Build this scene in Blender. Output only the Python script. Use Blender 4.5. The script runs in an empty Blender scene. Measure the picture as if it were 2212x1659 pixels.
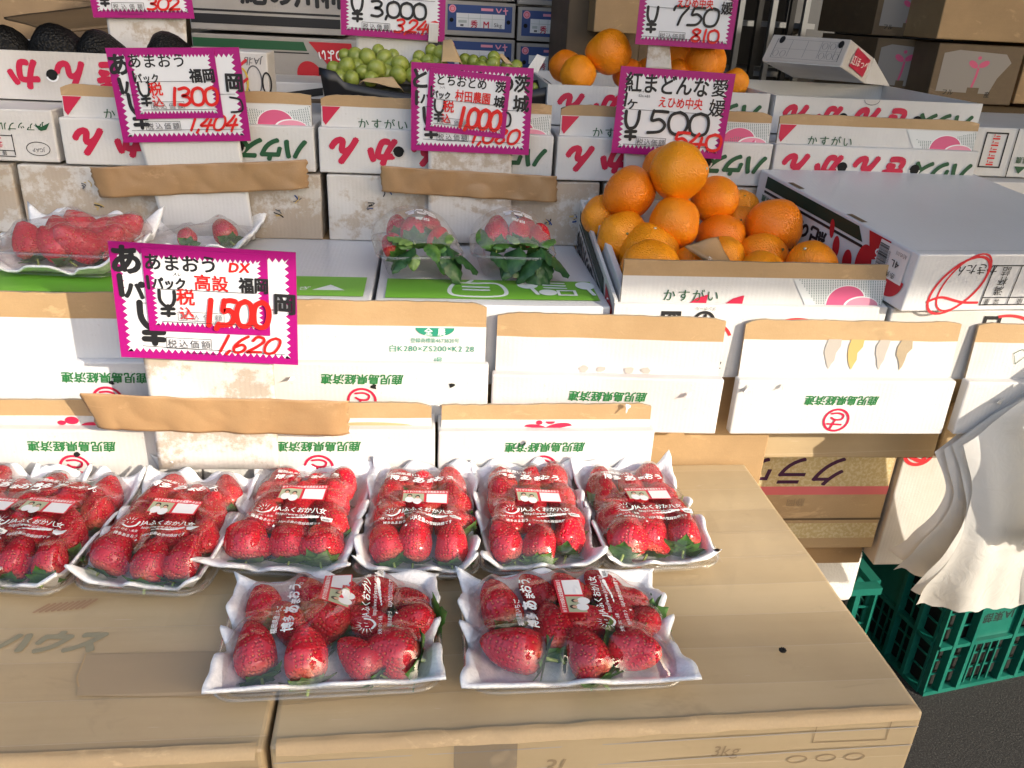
import bpy, bmesh, math, random
import numpy as np
from mathutils import Vector, Matrix, noise, geometry

scene = bpy.context.scene
COL = scene.collection
R = math.radians
# ------------------------------------------------------------------ camera
CAM_H = 1.45
FPX, CX, CY = 1780.0, 1106.0, 829.5
PITCH, ROLL, YAW = R(24.8), R(3.0), R(6.0)
_f = Vector((math.sin(YAW) * math.cos(PITCH), math.cos(YAW) * math.cos(PITCH), -math.sin(PITCH)))
_r = Vector((math.cos(YAW), -math.sin(YAW), 0))
_u = _r.cross(_f)
_r2 = _r * math.cos(ROLL) + _u * math.sin(ROLL)
_u2 = _u * math.cos(ROLL) - _r * math.sin(ROLL)
cd = bpy.data.cameras.new('camera')
cd.sensor_width = 36.0
cd.lens = 36.0 * FPX / 2212.0
cd.clip_start, cd.clip_end = 0.02, 500
cam = bpy.data.objects.new('camera', cd)
COL.objects.link(cam)
cam.matrix_world = Matrix(((_r2.x, _u2.x, -_f.x, 0), (_r2.y, _u2.y, -_f.y, 0), (_r2.z, _u2.z, -_f.z, CAM_H), (0, 0, 0, 1)))
scene.camera = cam
# ------------------------------------------------------------------ light
SUN_DIR = Vector((-1.0, 1.0, -0.6)).normalized()
w = bpy.data.worlds.new('World'); scene.world = w; w.use_nodes = True
nt = w.node_tree
sky = nt.nodes.new('ShaderNodeTexSky'); sky.sky_type = 'NISHITA'; sky.sun_disc = False
sky.sun_elevation = math.asin(-SUN_DIR.z); sky.sun_rotation = math.atan2(-SUN_DIR.x, -SUN_DIR.y)
sky.air_density = 1.0; sky.dust_density = 4.5
bg = nt.nodes['Background']; nt.links.new(sky.outputs[0], bg.inputs['Color']); bg.inputs['Strength'].default_value = 0.15
sl = bpy.data.lights.new('sun', 'SUN'); sl.energy = 2.3; sl.angle = R(0.53); sl.color = (1.0, 0.90, 0.75)
so = bpy.data.objects.new('sun', sl); COL.objects.link(so)
so.rotation_euler = SUN_DIR.to_track_quat('-Z', 'Y').to_euler()
scene.view_settings.view_transform = 'Standard'
scene.view_settings.look = 'None'
scene.view_settings.gamma = 1.0
scene.view_settings.exposure = 1.38
scene.render.engine = 'CYCLES'
scene.cycles.use_denoising = True
scene.cycles.max_bounces = 10
scene.cycles.transparent_max_bounces = 24
scene.cycles.diffuse_bounces = 4
scene.cycles.sample_clamp_indirect = 4.0
scene.cycles.caustics_reflective = False
scene.cycles.caustics_refractive = False

rnd = random.Random(7)


def ray(x, y):
    return _f + _r2 * ((x - CX) / FPX) - _u2 * ((y - CY) / FPX)


def atY(x, y, Y):
    """world point of the photo's point (x, y) for something that stands Y metres away"""
    d = ray(x, y)
    return Vector((0, 0, CAM_H)) + d * (Y / d.y)


def atZ(x, y, z):
    d = ray(x, y)
    return Vector((0, 0, CAM_H)) + d * ((z - CAM_H) / d.z)


# ------------------------------------------------------------------ materials
MATS = {}


def new_mat(name):
    m = bpy.data.materials.new(name); m.use_nodes = True
    MATS[name] = m
    n = m.node_tree.nodes; l = m.node_tree.links
    return m, n, l, n['Principled BSDF']


def ramp(n, stops):
    r = n.new('ShaderNodeValToRGB')
    e = r.color_ramp.elements
    while len(e) < len(stops): e.new(0.5)
    for i, (p, c) in enumerate(stops):
        e[i].position = p; e[i].color = (c[0], c[1], c[2], 1)
    return r


def coords(n, l, scale=(1, 1, 1), kind='Object', rot=(0, 0, 0)):
    tc = n.new('ShaderNodeTexCoord'); mp = n.new('ShaderNodeMapping')
    mp.inputs['Scale'].default_value = scale; mp.inputs['Rotation'].default_value = rot
    l.new(tc.outputs[kind], mp.inputs['Vector'])
    oi = n.new('ShaderNodeObjectInfo'); sc_ = n.new('ShaderNodeVectorMath'); sc_.operation = 'SCALE'
    sc_.inputs[0].default_value = (7.3, 11.9, 5.7); l.new(oi.outputs['Random'], sc_.inputs['Scale'])
    l.new(sc_.outputs[0], mp.inputs['Location'])      # every object gets its own stretch of the pattern
    return mp.outputs['Vector']


def tex_noise(n, l, vec, scale, detail=4, rough=0.55, dist=0.0):
    t = n.new('ShaderNodeTexNoise'); t.inputs['Scale'].default_value = scale
    t.inputs['Detail'].default_value = detail; t.inputs['Roughness'].default_value = rough
    t.inputs['Distortion'].default_value = dist
    l.new(vec, t.inputs['Vector'])
    return t.outputs['Fac']


def mixc(n, l, fac, a, b, mode='MIX'):
    m = n.new('ShaderNodeMix'); m.data_type = 'RGBA'; m.blend_type = mode
    for s, v in ((m.inputs['Factor'], fac), (m.inputs[6], a), (m.inputs[7], b)):
        if isinstance(v, (int, float)): s.default_value = v
        elif isinstance(v, tuple): s.default_value = (v[0], v[1], v[2], 1)
        else: l.new(v, s)
    return m.outputs[2]


def mathn(n, l, op, a, b=0.0):
    m = n.new('ShaderNodeMath'); m.operation = op
    for s, v in ((m.inputs[0], a), (m.inputs[1], b)):
        if isinstance(v, (int, float)): s.default_value = v
        else: l.new(v, s)
    return m.outputs[0]


def bump(n, l, b, height, strength=0.3, dist=0.001):
    bp = n.new('ShaderNodeBump'); bp.inputs['Strength'].default_value = strength
    bp.inputs['Distance'].default_value = dist
    l.new(height, bp.inputs['Height']); l.new(bp.outputs[0], b.inputs['Normal'])


def plain(name, c, rough=0.6, spec=0.4):
    m, n, l, b = new_mat(name)
    b.inputs['Base Color'].default_value = (*c, 1); b.inputs['Roughness'].default_value = rough
    b.inputs['Specular IOR Level'].default_value = spec
    return m


def card_white(name, base=(0.64, 0.635, 0.625), dirt=0.25, worn=0.0, seed=0.0, ridges='x', rough=0.55):
    """white liner board over brown fluting: faint grime, corrugation lines, optional torn-off patches"""
    m, n, l, b = new_mat(name)
    v = coords(n, l)
    f1 = tex_noise(n, l, coords(n, l, (1, 1, 1)), 6 + seed, 5)
    r1 = ramp(n, [(0.35, base), (0.8, tuple(x * y for x, y in zip(base, (1 - dirt * 0.55, 1 - dirt * 0.65, 1 - dirt * 0.8))))])
    l.new(f1, r1.inputs[0]); col = r1.outputs[0]
    f2 = tex_noise(n, l, v, 180, 2)
    r2 = ramp(n, [(0.70, (0, 0, 0)), (0.76, (1, 1, 1))]); l.new(f2, r2.inputs[0])
    col = mixc(n, l, mathn(n, l, 'MULTIPLY', r2.outputs[0], 0.25 + dirt * 0.4), col, (0.42, 0.37, 0.30))
    if worn > 0:
        big = tex_noise(n, l, coords(n, l, (0.7, 1, 1.3)), 9 + seed, 3, 0.6, 0.3)
        fine = tex_noise(n, l, coords(n, l, (1, 1, 1)), 60, 6, 0.75)
        s = mathn(n, l, 'ADD', mathn(n, l, 'MULTIPLY', big, 0.62), mathn(n, l, 'MULTIPLY', fine, 0.38))
        r3 = ramp(n, [(0.545 - worn * 0.06, (0, 0, 0)), (0.60 - worn * 0.06, (1, 1, 1))]); l.new(s, r3.inputs[0])
        brown = mixc(n, l, f1, (0.44, 0.34, 0.24), (0.30, 0.23, 0.16))
        col = mixc(n, l, mathn(n, l, 'MULTIPLY', r3.outputs[0], 0.72), col, brown)
        f5 = tex_noise(n, l, coords(n, l, (1, 1, 1)), 26 + seed, 5, 0.7)
        r5 = ramp(n, [(0.70, (0, 0, 0)), (0.715, (1, 1, 1))]); l.new(f5, r5.inputs[0])
        col = mixc(n, l, r5.outputs[0], col, (0.06, 0.055, 0.06))
    l.new(col, b.inputs['Base Color'])
    b.inputs['Roughness'].default_value = rough
    b.inputs['Specular IOR Level'].default_value = 0.35
    wv = n.new('ShaderNodeTexWave'); wv.inputs['Scale'].default_value = 55; wv.inputs['Distortion'].default_value = 0.6
    wv.bands_direction = 'Z' if ridges == 'z' else 'X'
    l.new(v, wv.inputs['Vector'])
    h = mathn(n, l, 'ADD', mathn(n, l, 'MULTIPLY', wv.outputs['Fac'], 0.16), mathn(n, l, 'MULTIPLY', tex_noise(n, l, v, 35, 5), 1.0))
    cr = tex_noise(n, l, coords(n, l, (1.0, 1.0, 2.2)), 22 + seed, 4, 0.55, 1.4)
    cw = ramp(n, [(0.47, (0, 0, 0)), (0.50, (1, 1, 1)), (0.53, (0, 0, 0))]); l.new(cr, cw.inputs[0])
    h = mathn(n, l, 'ADD', h, mathn(n, l, 'MULTIPLY', cw.outputs[0], 0.22))
    bump(n, l, b, h, 0.30, 0.0016)
    return m


def kraft(name, c=(0.40, 0.27, 0.145), c2=None, rough=0.6, sheen=0.0, scale=1.0):
    m, n, l, b = new_mat(name)
    c2 = c2 or tuple(x * 0.8 for x in c)
    v = coords(n, l, (1, 1, 1))
    st = tex_noise(n, l, coords(n, l, (4, 4, 60)), 5, 4, 0.6)
    f = tex_noise(n, l, v, 9 * scale, 5)
    fib = tex_noise(n, l, v, 420, 2)
    s = mathn(n, l, 'ADD', mathn(n, l, 'MULTIPLY', st, 0.12), mathn(n, l, 'MULTIPLY', f, 0.88))
    r = ramp(n, [(0.38, c2), (0.62, c)]); l.new(s, r.inputs[0])
    col = mixc(n, l, mathn(n, l, 'MULTIPLY', fib, 0.35), r.outputs[0], tuple(x * 0.6 for x in c))
    rub = tex_noise(n, l, coords(n, l, (1, 1, 2.5)), 16 * scale, 5, 0.7, 0.6)
    rr = ramp(n, [(0.60, (0, 0, 0)), (0.68, (1, 1, 1))]); l.new(rub, rr.inputs[0])
    col = mixc(n, l, mathn(n, l, 'MULTIPLY', rr.outputs[0], 0.35), col, tuple(min(1, x * 1.45 + .03) for x in c))
    stn = tex_noise(n, l, v, 11 * scale, 4, 0.6)
    sr = ramp(n, [(0.30, (1, 1, 1)), (0.40, (0, 0, 0))]); l.new(stn, sr.inputs[0])
    col = mixc(n, l, mathn(n, l, 'MULTIPLY', sr.outputs[0], 0.3), col, tuple(x * 0.55 for x in c))
    l.new(col, b.inputs['Base Color']); b.inputs['Roughness'].default_value = rough
    bump(n, l, b, mathn(n, l, 'ADD', f, mathn(n, l, 'ADD', mathn(n, l, 'MULTIPLY', fib, 0.15), mathn(n, l, 'MULTIPLY', rub, 0.5))), 0.35, 0.0025)
    return m


card_white('white_board', dirt=0.22)
card_white('white_board_b', base=(0.62, 0.605, 0.59), dirt=0.4, seed=1.7)
card_white('white_board_pink', base=(0.64, 0.605, 0.605), dirt=0.3, seed=2.3)
card_white('white_glossy', base=(0.63, 0.635, 0.65), dirt=0.12, seed=0.6, rough=0.32)
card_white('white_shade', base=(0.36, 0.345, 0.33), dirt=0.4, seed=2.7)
card_white('white_worn', base=(0.62, 0.605, 0.585), dirt=0.6, worn=1.0, seed=0.9)
card_white('white_torn', base=(0.64, 0.62, 0.60), dirt=0.35, worn=0.45, seed=3.1)
kraft('kraft_board', (0.44, 0.285, 0.14))
kraft('kraft_band', (0.47, 0.31, 0.155), (0.40, 0.255, 0.12))
kraft('kraft_tape', (0.40, 0.245, 0.118), (0.35, 0.21, 0.10), rough=0.42)
kraft('kraft_dark', (0.165, 0.112, 0.062), (0.12, 0.08, 0.045))  # brown board with the shop's shade put into its colour
kraft('kraft_light', (0.52, 0.37, 0.20), (0.46, 0.32, 0.17))
kraft('cut_edge', (0.40, 0.31, 0.2))
for nm, c in dict(ink_black=(0.014, 0.014, 0.016), ink_red=(0.62, 0.012, 0.01), ink_crimson=(0.50, 0.012, 0.055), ink_green=(0.016, 0.085, 0.035),
                  ink_darkgreen=(0.008, 0.030, 0.020), ink_leafgreen=(0.02, 0.16, 0.045), ink_teal=(0.02, 0.24, 0.15), ink_pink=(0.62, 0.10, 0.22), ink_palepink=(0.72, 0.28, 0.38),
                  ink_blue=(0.025, 0.06, 0.21), ink_greydot=(0.42, 0.47, 0.47), ink_purple=(0.055, 0.012, 0.05), ink_ovalred=(0.46, 0.015, 0.025),
                  ink_faint=(0.34, 0.25, 0.15), ink_faintgreen=(0.30, 0.275, 0.185), tape_patch=(0.375, 0.285, 0.18), ink_faintred=(0.42, 0.27, 0.17), ink_grey=(0.12, 0.12, 0.13),
                  stamp_black=(0.05, 0.05, 0.06), paper_white=(0.70, 0.71, 0.735), magenta=(0.345, 0.006, 0.165), lime_green=(0.165, 0.43, 0.04),
                  lime_white=(0.75, 0.80, 0.78), ink_white=(0.80, 0.80, 0.80), sticker_red=(0.62, 0.02, 0.045), skin=(0.55, 0.33, 0.24), hair=(0.02, 0.018, 0.018),
                  photo_green=(0.36, 0.40, 0.27), ink_redline=(0.58, 0.03, 0.04), glue=(0.50, 0.36, 0.13), yellow=(0.65, 0.45, 0.06), ink_barcode=(0.03, 0.03, 0.03),
                  panel_cream=(0.62, 0.52, 0.30), tape_pink=(0.66, 0.16, 0.17), tear_grey=(0.42, 0.38, 0.34)).items():
    plain(nm, c, 0.5)
for _n, _c in (('panel_grey', (0.66, 0.68, 0.68)), ('ink_dotgreen', (0.10, 0.17, 0.16)), ('paper_label', (0.70, 0.66, 0.65)), ('paper_shade', (0.30, 0.275, 0.255)), ('paper_card', (0.50, 0.46, 0.42))): plain(_n, _c, 0.55)
MATS['magenta'].node_tree.nodes['Principled BSDF'].inputs['Roughness'].default_value = 0.35


def emboss_tape(name):
    """stack top wrapped in brown packing tape: long overlapping glossy strips, scuffs"""
    m, n, l, b = new_mat(name)
    v = coords(n, l)
    sx = n.new('ShaderNodeSeparateXYZ'); l.new(v, sx.inputs[0])
    wob = tex_noise(n, l, coords(n, l, (1, 1, 1)), 1.2, 1)
    yy = mathn(n, l, 'ADD', mathn(n, l, 'ADD', sx.outputs['Y'], sx.outputs['Z']), mathn(n, l, 'MULTIPLY', wob, 0.05))
    band = n.new('ShaderNodeTexWhiteNoise'); band.noise_dimensions = '1D'
    l.new(mathn(n, l, 'FLOOR', mathn(n, l, 'MULTIPLY', yy, 21.0)), band.inputs['W'])
    streak = tex_noise(n, l, coords(n, l, (1.2, 26, 26)), 3, 4, 0.6)
    cloud = tex_noise(n, l, v, 7, 5)
    fac = mathn(n, l, 'ADD', mathn(n, l, 'MULTIPLY', band.outputs['Value'], 0.30), mathn(n, l, 'ADD', mathn(n, l, 'MULTIPLY', streak, 0.22), mathn(n, l, 'MULTIPLY', cloud, 0.5)))
    r = ramp(n, [(0.25, (0.385, 0.285, 0.165)), (0.60, (0.49, 0.375, 0.225)), (0.90, (0.58, 0.46, 0.29))]); l.new(fac, r.inputs[0])
    edge = mathn(n, l, 'FRACT', mathn(n, l, 'MULTIPLY', yy, 21.0))
    er = ramp(n, [(0.0, (1, 1, 1)), (0.022, (0, 0, 0))]); l.new(edge, er.inputs[0])
    col = mixc(n, l, mathn(n, l, 'MULTIPLY', er.outputs[0], 0.42), r.outputs[0], (0.66, 0.56, 0.42))
    sm = tex_noise(n, l, coords(n, l, (0.6, 1.4, 1)), 13, 5, 0.7, 0.8)
    smr = ramp(n, [(0.58, (0, 0, 0)), (0.72, (1, 1, 1))]); l.new(sm, smr.inputs[0])
    col = mixc(n, l, mathn(n, l, 'MULTIPLY', smr.outputs[0], 0.30), col, (0.20, 0.15, 0.10))
    sc_ = tex_noise(n, l, coords(n, l, (1, 8, 8)), 30, 3, 0.6, 0.5)
    scr = ramp(n, [(0.70, (0, 0, 0)), (0.73, (1, 1, 1))]); l.new(sc_, scr.inputs[0])
    col = mixc(n, l, mathn(n, l, 'MULTIPLY', scr.outputs[0], 0.35), col, (0.62, 0.52, 0.40))
    l.new(col, b.inputs['Base Color'])
    rr = ramp(n, [(0.3, (0.30, 0.30, 0.30)), (0.7, (0.48, 0.48, 0.48))]); l.new(streak, rr.inputs[0]); l.new(rr.outputs[0], b.inputs['Roughness'])
    h = mathn(n, l, 'ADD', mathn(n, l, 'ADD', mathn(n, l, 'MULTIPLY', cloud, 1.0), mathn(n, l, 'MULTIPLY', streak, 0.22)), mathn(n, l, 'MULTIPLY', er.outputs[0], 0.12))
    bump(n, l, b, h, 0.35, 0.004)
    return m


emboss_tape('taped_top')


def clear_mat(name, tint=(1, 1, 1), haze=0.03, rough=0.06, gloss=1.0, ior=1.45, wr=0.0, wscale=25, hazecol=(0.9, 0.9, 0.92), cap=0.36):
    m, n, l, b = new_mat(name)
    n.remove(b)
    out = n['Material Output']
    tr = n.new('ShaderNodeBsdfTransparent'); tr.inputs[0].default_value = (*tint, 1)
    gl = n.new('ShaderNodeBsdfGlossy'); gl.inputs['Roughness'].default_value = rough
    df = n.new('ShaderNodeBsdfDiffuse'); df.inputs[0].default_value = (*hazecol, 1)
    m1 = n.new('ShaderNodeMixShader'); m1.inputs[0].default_value = haze
    l.new(tr.outputs[0], m1.inputs[1]); l.new(df.outputs[0], m1.inputs[2])
    fr = n.new('ShaderNodeFresnel'); fr.inputs['IOR'].default_value = ior
    m2 = n.new('ShaderNodeMixShader')
    l.new(mathn(n, l, 'MINIMUM', mathn(n, l, 'MULTIPLY', fr.outputs[0], gloss), cap), m2.inputs[0])
    l.new(m1.outputs[0], m2.inputs[1]); l.new(gl.outputs[0], m2.inputs[2])
    l.new(m2.outputs[0], out.inputs['Surface'])
    if wr > 0:
        v = coords(n, l)
        f = tex_noise(n, l, v, wscale, 3, 0.5, 1.2)
        bp = n.new('ShaderNodeBump'); bp.inputs['Strength'].default_value = wr; bp.inputs['Distance'].default_value = 0.004
        l.new(f, bp.inputs['Height'])
        l.new(bp.outputs[0], gl.inputs['Normal']); l.new(bp.outputs[0], fr.inputs['Normal'])
    return m


clear_mat('clear_tray', (0.97, 0.975, 0.975), 0.04, 0.07, 1.1)
clear_mat('clear_film', (0.998, 0.99, 0.99), 0.012, 0.07, 1.05, 1.55, 0.32, 18, cap=0.55)
clear_mat('misty_film', (0.98, 0.965, 0.965), 0.08, 0.14, 1.5, 1.45, 0.7, 30, (0.75, 0.74, 0.74))
clear_mat('clear_dome', (0.96, 0.96, 0.95), 0.13, 0.08, 1.3, 1.5, 0.6, 26)
clear_mat('tape_clear', (0.9, 0.88, 0.84), 0.08, 0.18, 1.3)


def foam_mat():
    m, n, l, b = new_mat('foam')
    v = coords(n, l)
    vo = n.new('ShaderNodeTexVoronoi'); vo.inputs['Scale'].default_value = 700; l.new(v, vo.inputs['Vector'])
    f = tex_noise(n, l, v, 320, 2)
    r = ramp(n, [(0.3, (0.76, 0.765, 0.775)), (0.65, (0.88, 0.88, 0.885))]); l.new(f, r.inputs[0])
    l.new(r.outputs[0], b.inputs['Base Color']); b.inputs['Roughness'].default_value = 0.55
    b.inputs['Subsurface Weight'].default_value = 0.15; b.inputs['Subsurface Radius'].default_value = (0.004, 0.004, 0.004)
    bump(n, l, b, mathn(n, l, 'ADD', vo.outputs['Distance'], f), 0.35, 0.0008)


foam_mat()


def berry_mat(name, c1, c2):
    m, n, l, b = new_mat(name)
    v = coords(n, l)
    vo = n.new('ShaderNodeTexVoronoi'); vo.inputs['Scale'].default_value = 285; vo.inputs['Randomness'].default_value = 0.45
    l.new(v, vo.inputs['Vector'])
    d = vo.outputs['Distance']
    f = tex_noise(n, l, v, 40, 3)
    r = ramp(n, [(0.3, c1), (0.7, c2)]); l.new(f, r.inputs[0])
    oi = n.new('ShaderNodeObjectInfo')
    col = mixc(n, l, mathn(n, l, 'MULTIPLY', oi.outputs['Random'], 0.5), r.outputs[0], (0.40, 0.003, 0.012))
    tc = n.new('ShaderNodeTexCoord'); sp = n.new('ShaderNodeSeparateXYZ'); l.new(tc.outputs['Generated'], sp.inputs[0])
    sh = ramp(n, [(0.04, (1, 1, 1)), (0.20, (0, 0, 0))]); l.new(mathn(n, l, 'ADD', sp.outputs['Z'], mathn(n, l, 'MULTIPLY', mathn(n, l, 'SUBTRACT', f, 0.5), 0.35)), sh.inputs[0])
    col = mixc(n, l, mathn(n, l, 'MULTIPLY', sh.outputs[0], 0.7), col, (0.66, 0.22, 0.13))
    sm = ramp(n, [(0.15, (1, 1, 1)), (0.22, (0, 0, 0))]); l.new(d, sm.inputs[0])
    pit = ramp(n, [(0.08, (0.3, 0.3, 0.3)), (0.16, (0, 0, 0)), (0.5, (1, 1, 1))]); l.new(d, pit.inputs[0])
    col = mixc(n, l, mathn(n, l, 'MULTIPLY', sm.outputs[0], 0.7), col, (0.82, 0.30, 0.08))
    l.new(col, b.inputs['Base Color']); b.inputs['Roughness'].default_value = 0.22
    b.inputs['Specular IOR Level'].default_value = 0.45
    b.inputs['Subsurface Weight'].default_value = 0.10; b.inputs['Subsurface Radius'].default_value = (0.006, 0.0015, 0.001)
    bump(n, l, b, pit.outputs[0], 0.85, 0.0016)


berry_mat('berry_red', (0.72, 0.006, 0.026), (0.80, 0.014, 0.036))
berry_mat('berry_deep', (0.60, 0.005, 0.020), (0.72, 0.009, 0.028))
berry_mat('berry_bright', (0.78, 0.012, 0.034), (0.84, 0.03, 0.042))


def leaf_mat(name, c1, c2):
    m, n, l, b = new_mat(name)
    v = coords(n, l)
    f = tex_noise(n, l, v, 60, 4)
    r = ramp(n, [(0.35, c1), (0.7, c2)]); l.new(f, r.inputs[0]); l.new(r.outputs[0], b.inputs['Base Color'])
    b.inputs['Roughness'].default_value = 0.42
    bump(n, l, b, f, 0.5, 0.003)


leaf_mat('leaf_green', (0.045, 0.13, 0.022), (0.12, 0.26, 0.05))
leaf_mat('leaf_dark', (0.014, 0.055, 0.018), (0.045, 0.13, 0.035))
leaf_mat('leaf_pale', (0.10, 0.20, 0.05), (0.22, 0.34, 0.10))
leaf_mat('stalk', (0.30, 0.42, 0.10), (0.42, 0.50, 0.16))


def orange_mat(name, c1, c2):
    m, n, l, b = new_mat(name)
    v = coords(n, l)
    f = tex_noise(n, l, v, 0.9, 4)
    sp = tex_noise(n, l, v, 15, 2)
    vo = n.new('ShaderNodeTexVoronoi'); vo.inputs['Scale'].default_value = 17; l.new(v, vo.inputs['Vector'])
    r = ramp(n, [(0.3, c1), (0.7, c2)]); l.new(f, r.inputs[0])
    rs = ramp(n, [(0.68, (0, 0, 0)), (0.74, (1, 1, 1))]); l.new(sp, rs.inputs[0])
    col = mixc(n, l, mathn(n, l, 'MULTIPLY', rs.outputs[0], 0.28), r.outputs[0], (0.22, 0.07, 0.008))
    l.new(col, b.inputs['Base Color']); b.inputs['Roughness'].default_value = 0.33
    b.inputs['Subsurface Weight'].default_value = 0.08; b.inputs['Subsurface Radius'].default_value = (0.006, 0.003, 0.001)
    bump(n, l, b, mathn(n, l, 'ADD', vo.outputs['Distance'], mathn(n, l, 'ADD', mathn(n, l, 'MULTIPLY', f, 1.0), mathn(n, l, 'MULTIPLY', tex_noise(n, l, v, 5, 3), 0.8))), 0.6, 0.0016)


orange_mat('peel_orange', (0.90, 0.245, 0.004), (0.94, 0.30, 0.006))
orange_mat('peel_gold', (0.90, 0.285, 0.005), (0.94, 0.34, 0.008))
orange_mat('peel_deep', (0.84, 0.20, 0.003), (0.90, 0.25, 0.005))
plain('calyx_dry', (0.16, 0.15, 0.05), 0.7)
plain('calyx_white', (0.62, 0.62, 0.48), 0.6)


def grape_mat():
    m, n, l, b = new_mat('grape_skin')
    v = coords(n, l)
    f = tex_noise(n, l, v, 1.1, 3)
    r = ramp(n, [(0.3, (0.20, 0.25, 0.035)), (0.7, (0.32, 0.37, 0.075))]); l.new(f, r.inputs[0]); l.new(r.outputs[0], b.inputs['Base Color'])
    b.inputs['Roughness'].default_value = 0.24
    b.inputs['Subsurface Weight'].default_value = 0.35; b.inputs['Subsurface Radius'].default_value = (0.006, 0.007, 0.002)


grape_mat()


def avocado_mat():
    m, n, l, b = new_mat('avocado_skin')
    v = coords(n, l)
    vo = n.new('ShaderNodeTexVoronoi'); vo.inputs['Scale'].default_value = 9; l.new(v, vo.inputs['Vector'])
    b.inputs['Base Color'].default_value = (0.0030, 0.0028, 0.0026, 1); b.inputs['Roughness'].default_value = 0.5; b.inputs['Specular IOR Level'].default_value = 0.25
    bump(n, l, b, vo.outputs['Distance'], 0.7, 0.003)


avocado_mat()


def bag_mat():
    m, n, l, b = new_mat('bag_plastic')
    v = coords(n, l)
    f = tex_noise(n, l, v, 14, 3)
    r = ramp(n, [(0.3, (0.72, 0.70, 0.665)), (0.7, (0.77, 0.76, 0.735))]); l.new(f, r.inputs[0]); l.new(r.outputs[0], b.inputs['Base Color'])
    b.inputs['Roughness'].default_value = 0.3
    tl = n.new('ShaderNodeBsdfTranslucent'); tl.inputs[0].default_value = (0.75, 0.74, 0.70, 1); mx = n.new('ShaderNodeMixShader'); mx.inputs[0].default_value = 0.3
    l.new(b.outputs[0], mx.inputs[1]); l.new(tl.outputs[0], mx.inputs[2]); l.new(mx.outputs[0], n['Material Output'].inputs['Surface'])
    bump(n, l, b, tex_noise(n, l, v, 22, 3, 0.5, 2.0), 0.45, 0.004)


bag_mat()


def styro_mat():
    m, n, l, b = new_mat('styrofoam')
    v = coords(n, l)
    vo = n.new('ShaderNodeTexVoronoi'); vo.inputs['Scale'].default_value = 230; l.new(v, vo.inputs['Vector'])
    b.inputs['Base Color'].default_value = (0.66, 0.655, 0.635, 1); b.inputs['Roughness'].default_value = 0.55
    bump(n, l, b, vo.outputs['Distance'], 0.4, 0.0015)


styro_mat()


def crate_mat():
    m, n, l, b = new_mat('crate_green')
    v = coords(n, l)
    f = tex_noise(n, l, v, 14, 5)
    r = ramp(n, [(0.35, (0.003, 0.10, 0.075)), (0.75, (0.012, 0.14, 0.105))]); l.new(f, r.inputs[0]); l.new(r.outputs[0], b.inputs['Base Color'])
    b.inputs['Roughness'].default_value = 0.38


crate_mat()
plain('black_tray', (0.010, 0.010, 0.012), 0.3)
plain('hole_dark', (0.008, 0.008, 0.008), 0.9)


def asphalt_mat():
    m, n, l, b = new_mat('asphalt')
    v = coords(n, l)
    f = tex_noise(n, l, v, 260, 3, 0.7)
    f2 = tex_noise(n, l, v, 3, 4)
    r = ramp(n, [(0.42, (0.010, 0.010, 0.012)), (0.60, (0.038, 0.037, 0.038)), (0.74, (0.13, 0.125, 0.12))]); l.new(f, r.inputs[0])
    col = mixc(n, l, mathn(n, l, 'MULTIPLY', f2, 0.4), r.outputs[0], (0.012, 0.012, 0.013))
    l.new(col, b.inputs['Base Color']); b.inputs['Roughness'].default_value = 0.85
    bump(n, l, b, f, 0.8, 0.004)


asphalt_mat()
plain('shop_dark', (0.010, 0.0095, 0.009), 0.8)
plain('shop_grey', (0.06, 0.06, 0.063), 0.6)
plain('shop_metal', (0.17, 0.175, 0.18), 0.45)
plain('canvas', (0.30, 0.32, 0.30), 0.9)
plain('concrete', (0.33, 0.32, 0.30), 0.85)
MATS['shop_metal'].node_tree.nodes['Principled BSDF'].inputs['Metallic'].default_value = 0.4


# ------------------------------------------------------------------ object helpers
def setp(o, label=None, cat=None, group=None, kind=None):
    if label: o['label'] = label
    if cat: o['category'] = cat
    if group: o['group'] = group
    if kind: o['kind'] = kind
    return o


def empty(name, loc, rz=0.0, label=None, cat=None, group=None, rot=None):
    o = bpy.data.objects.new(name, None); COL.objects.link(o)
    o.empty_display_size = 0.05
    o.location = loc; o.rotation_euler = rot if rot else (0, 0, rz)
    return setp(o, label, cat, group)


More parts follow.
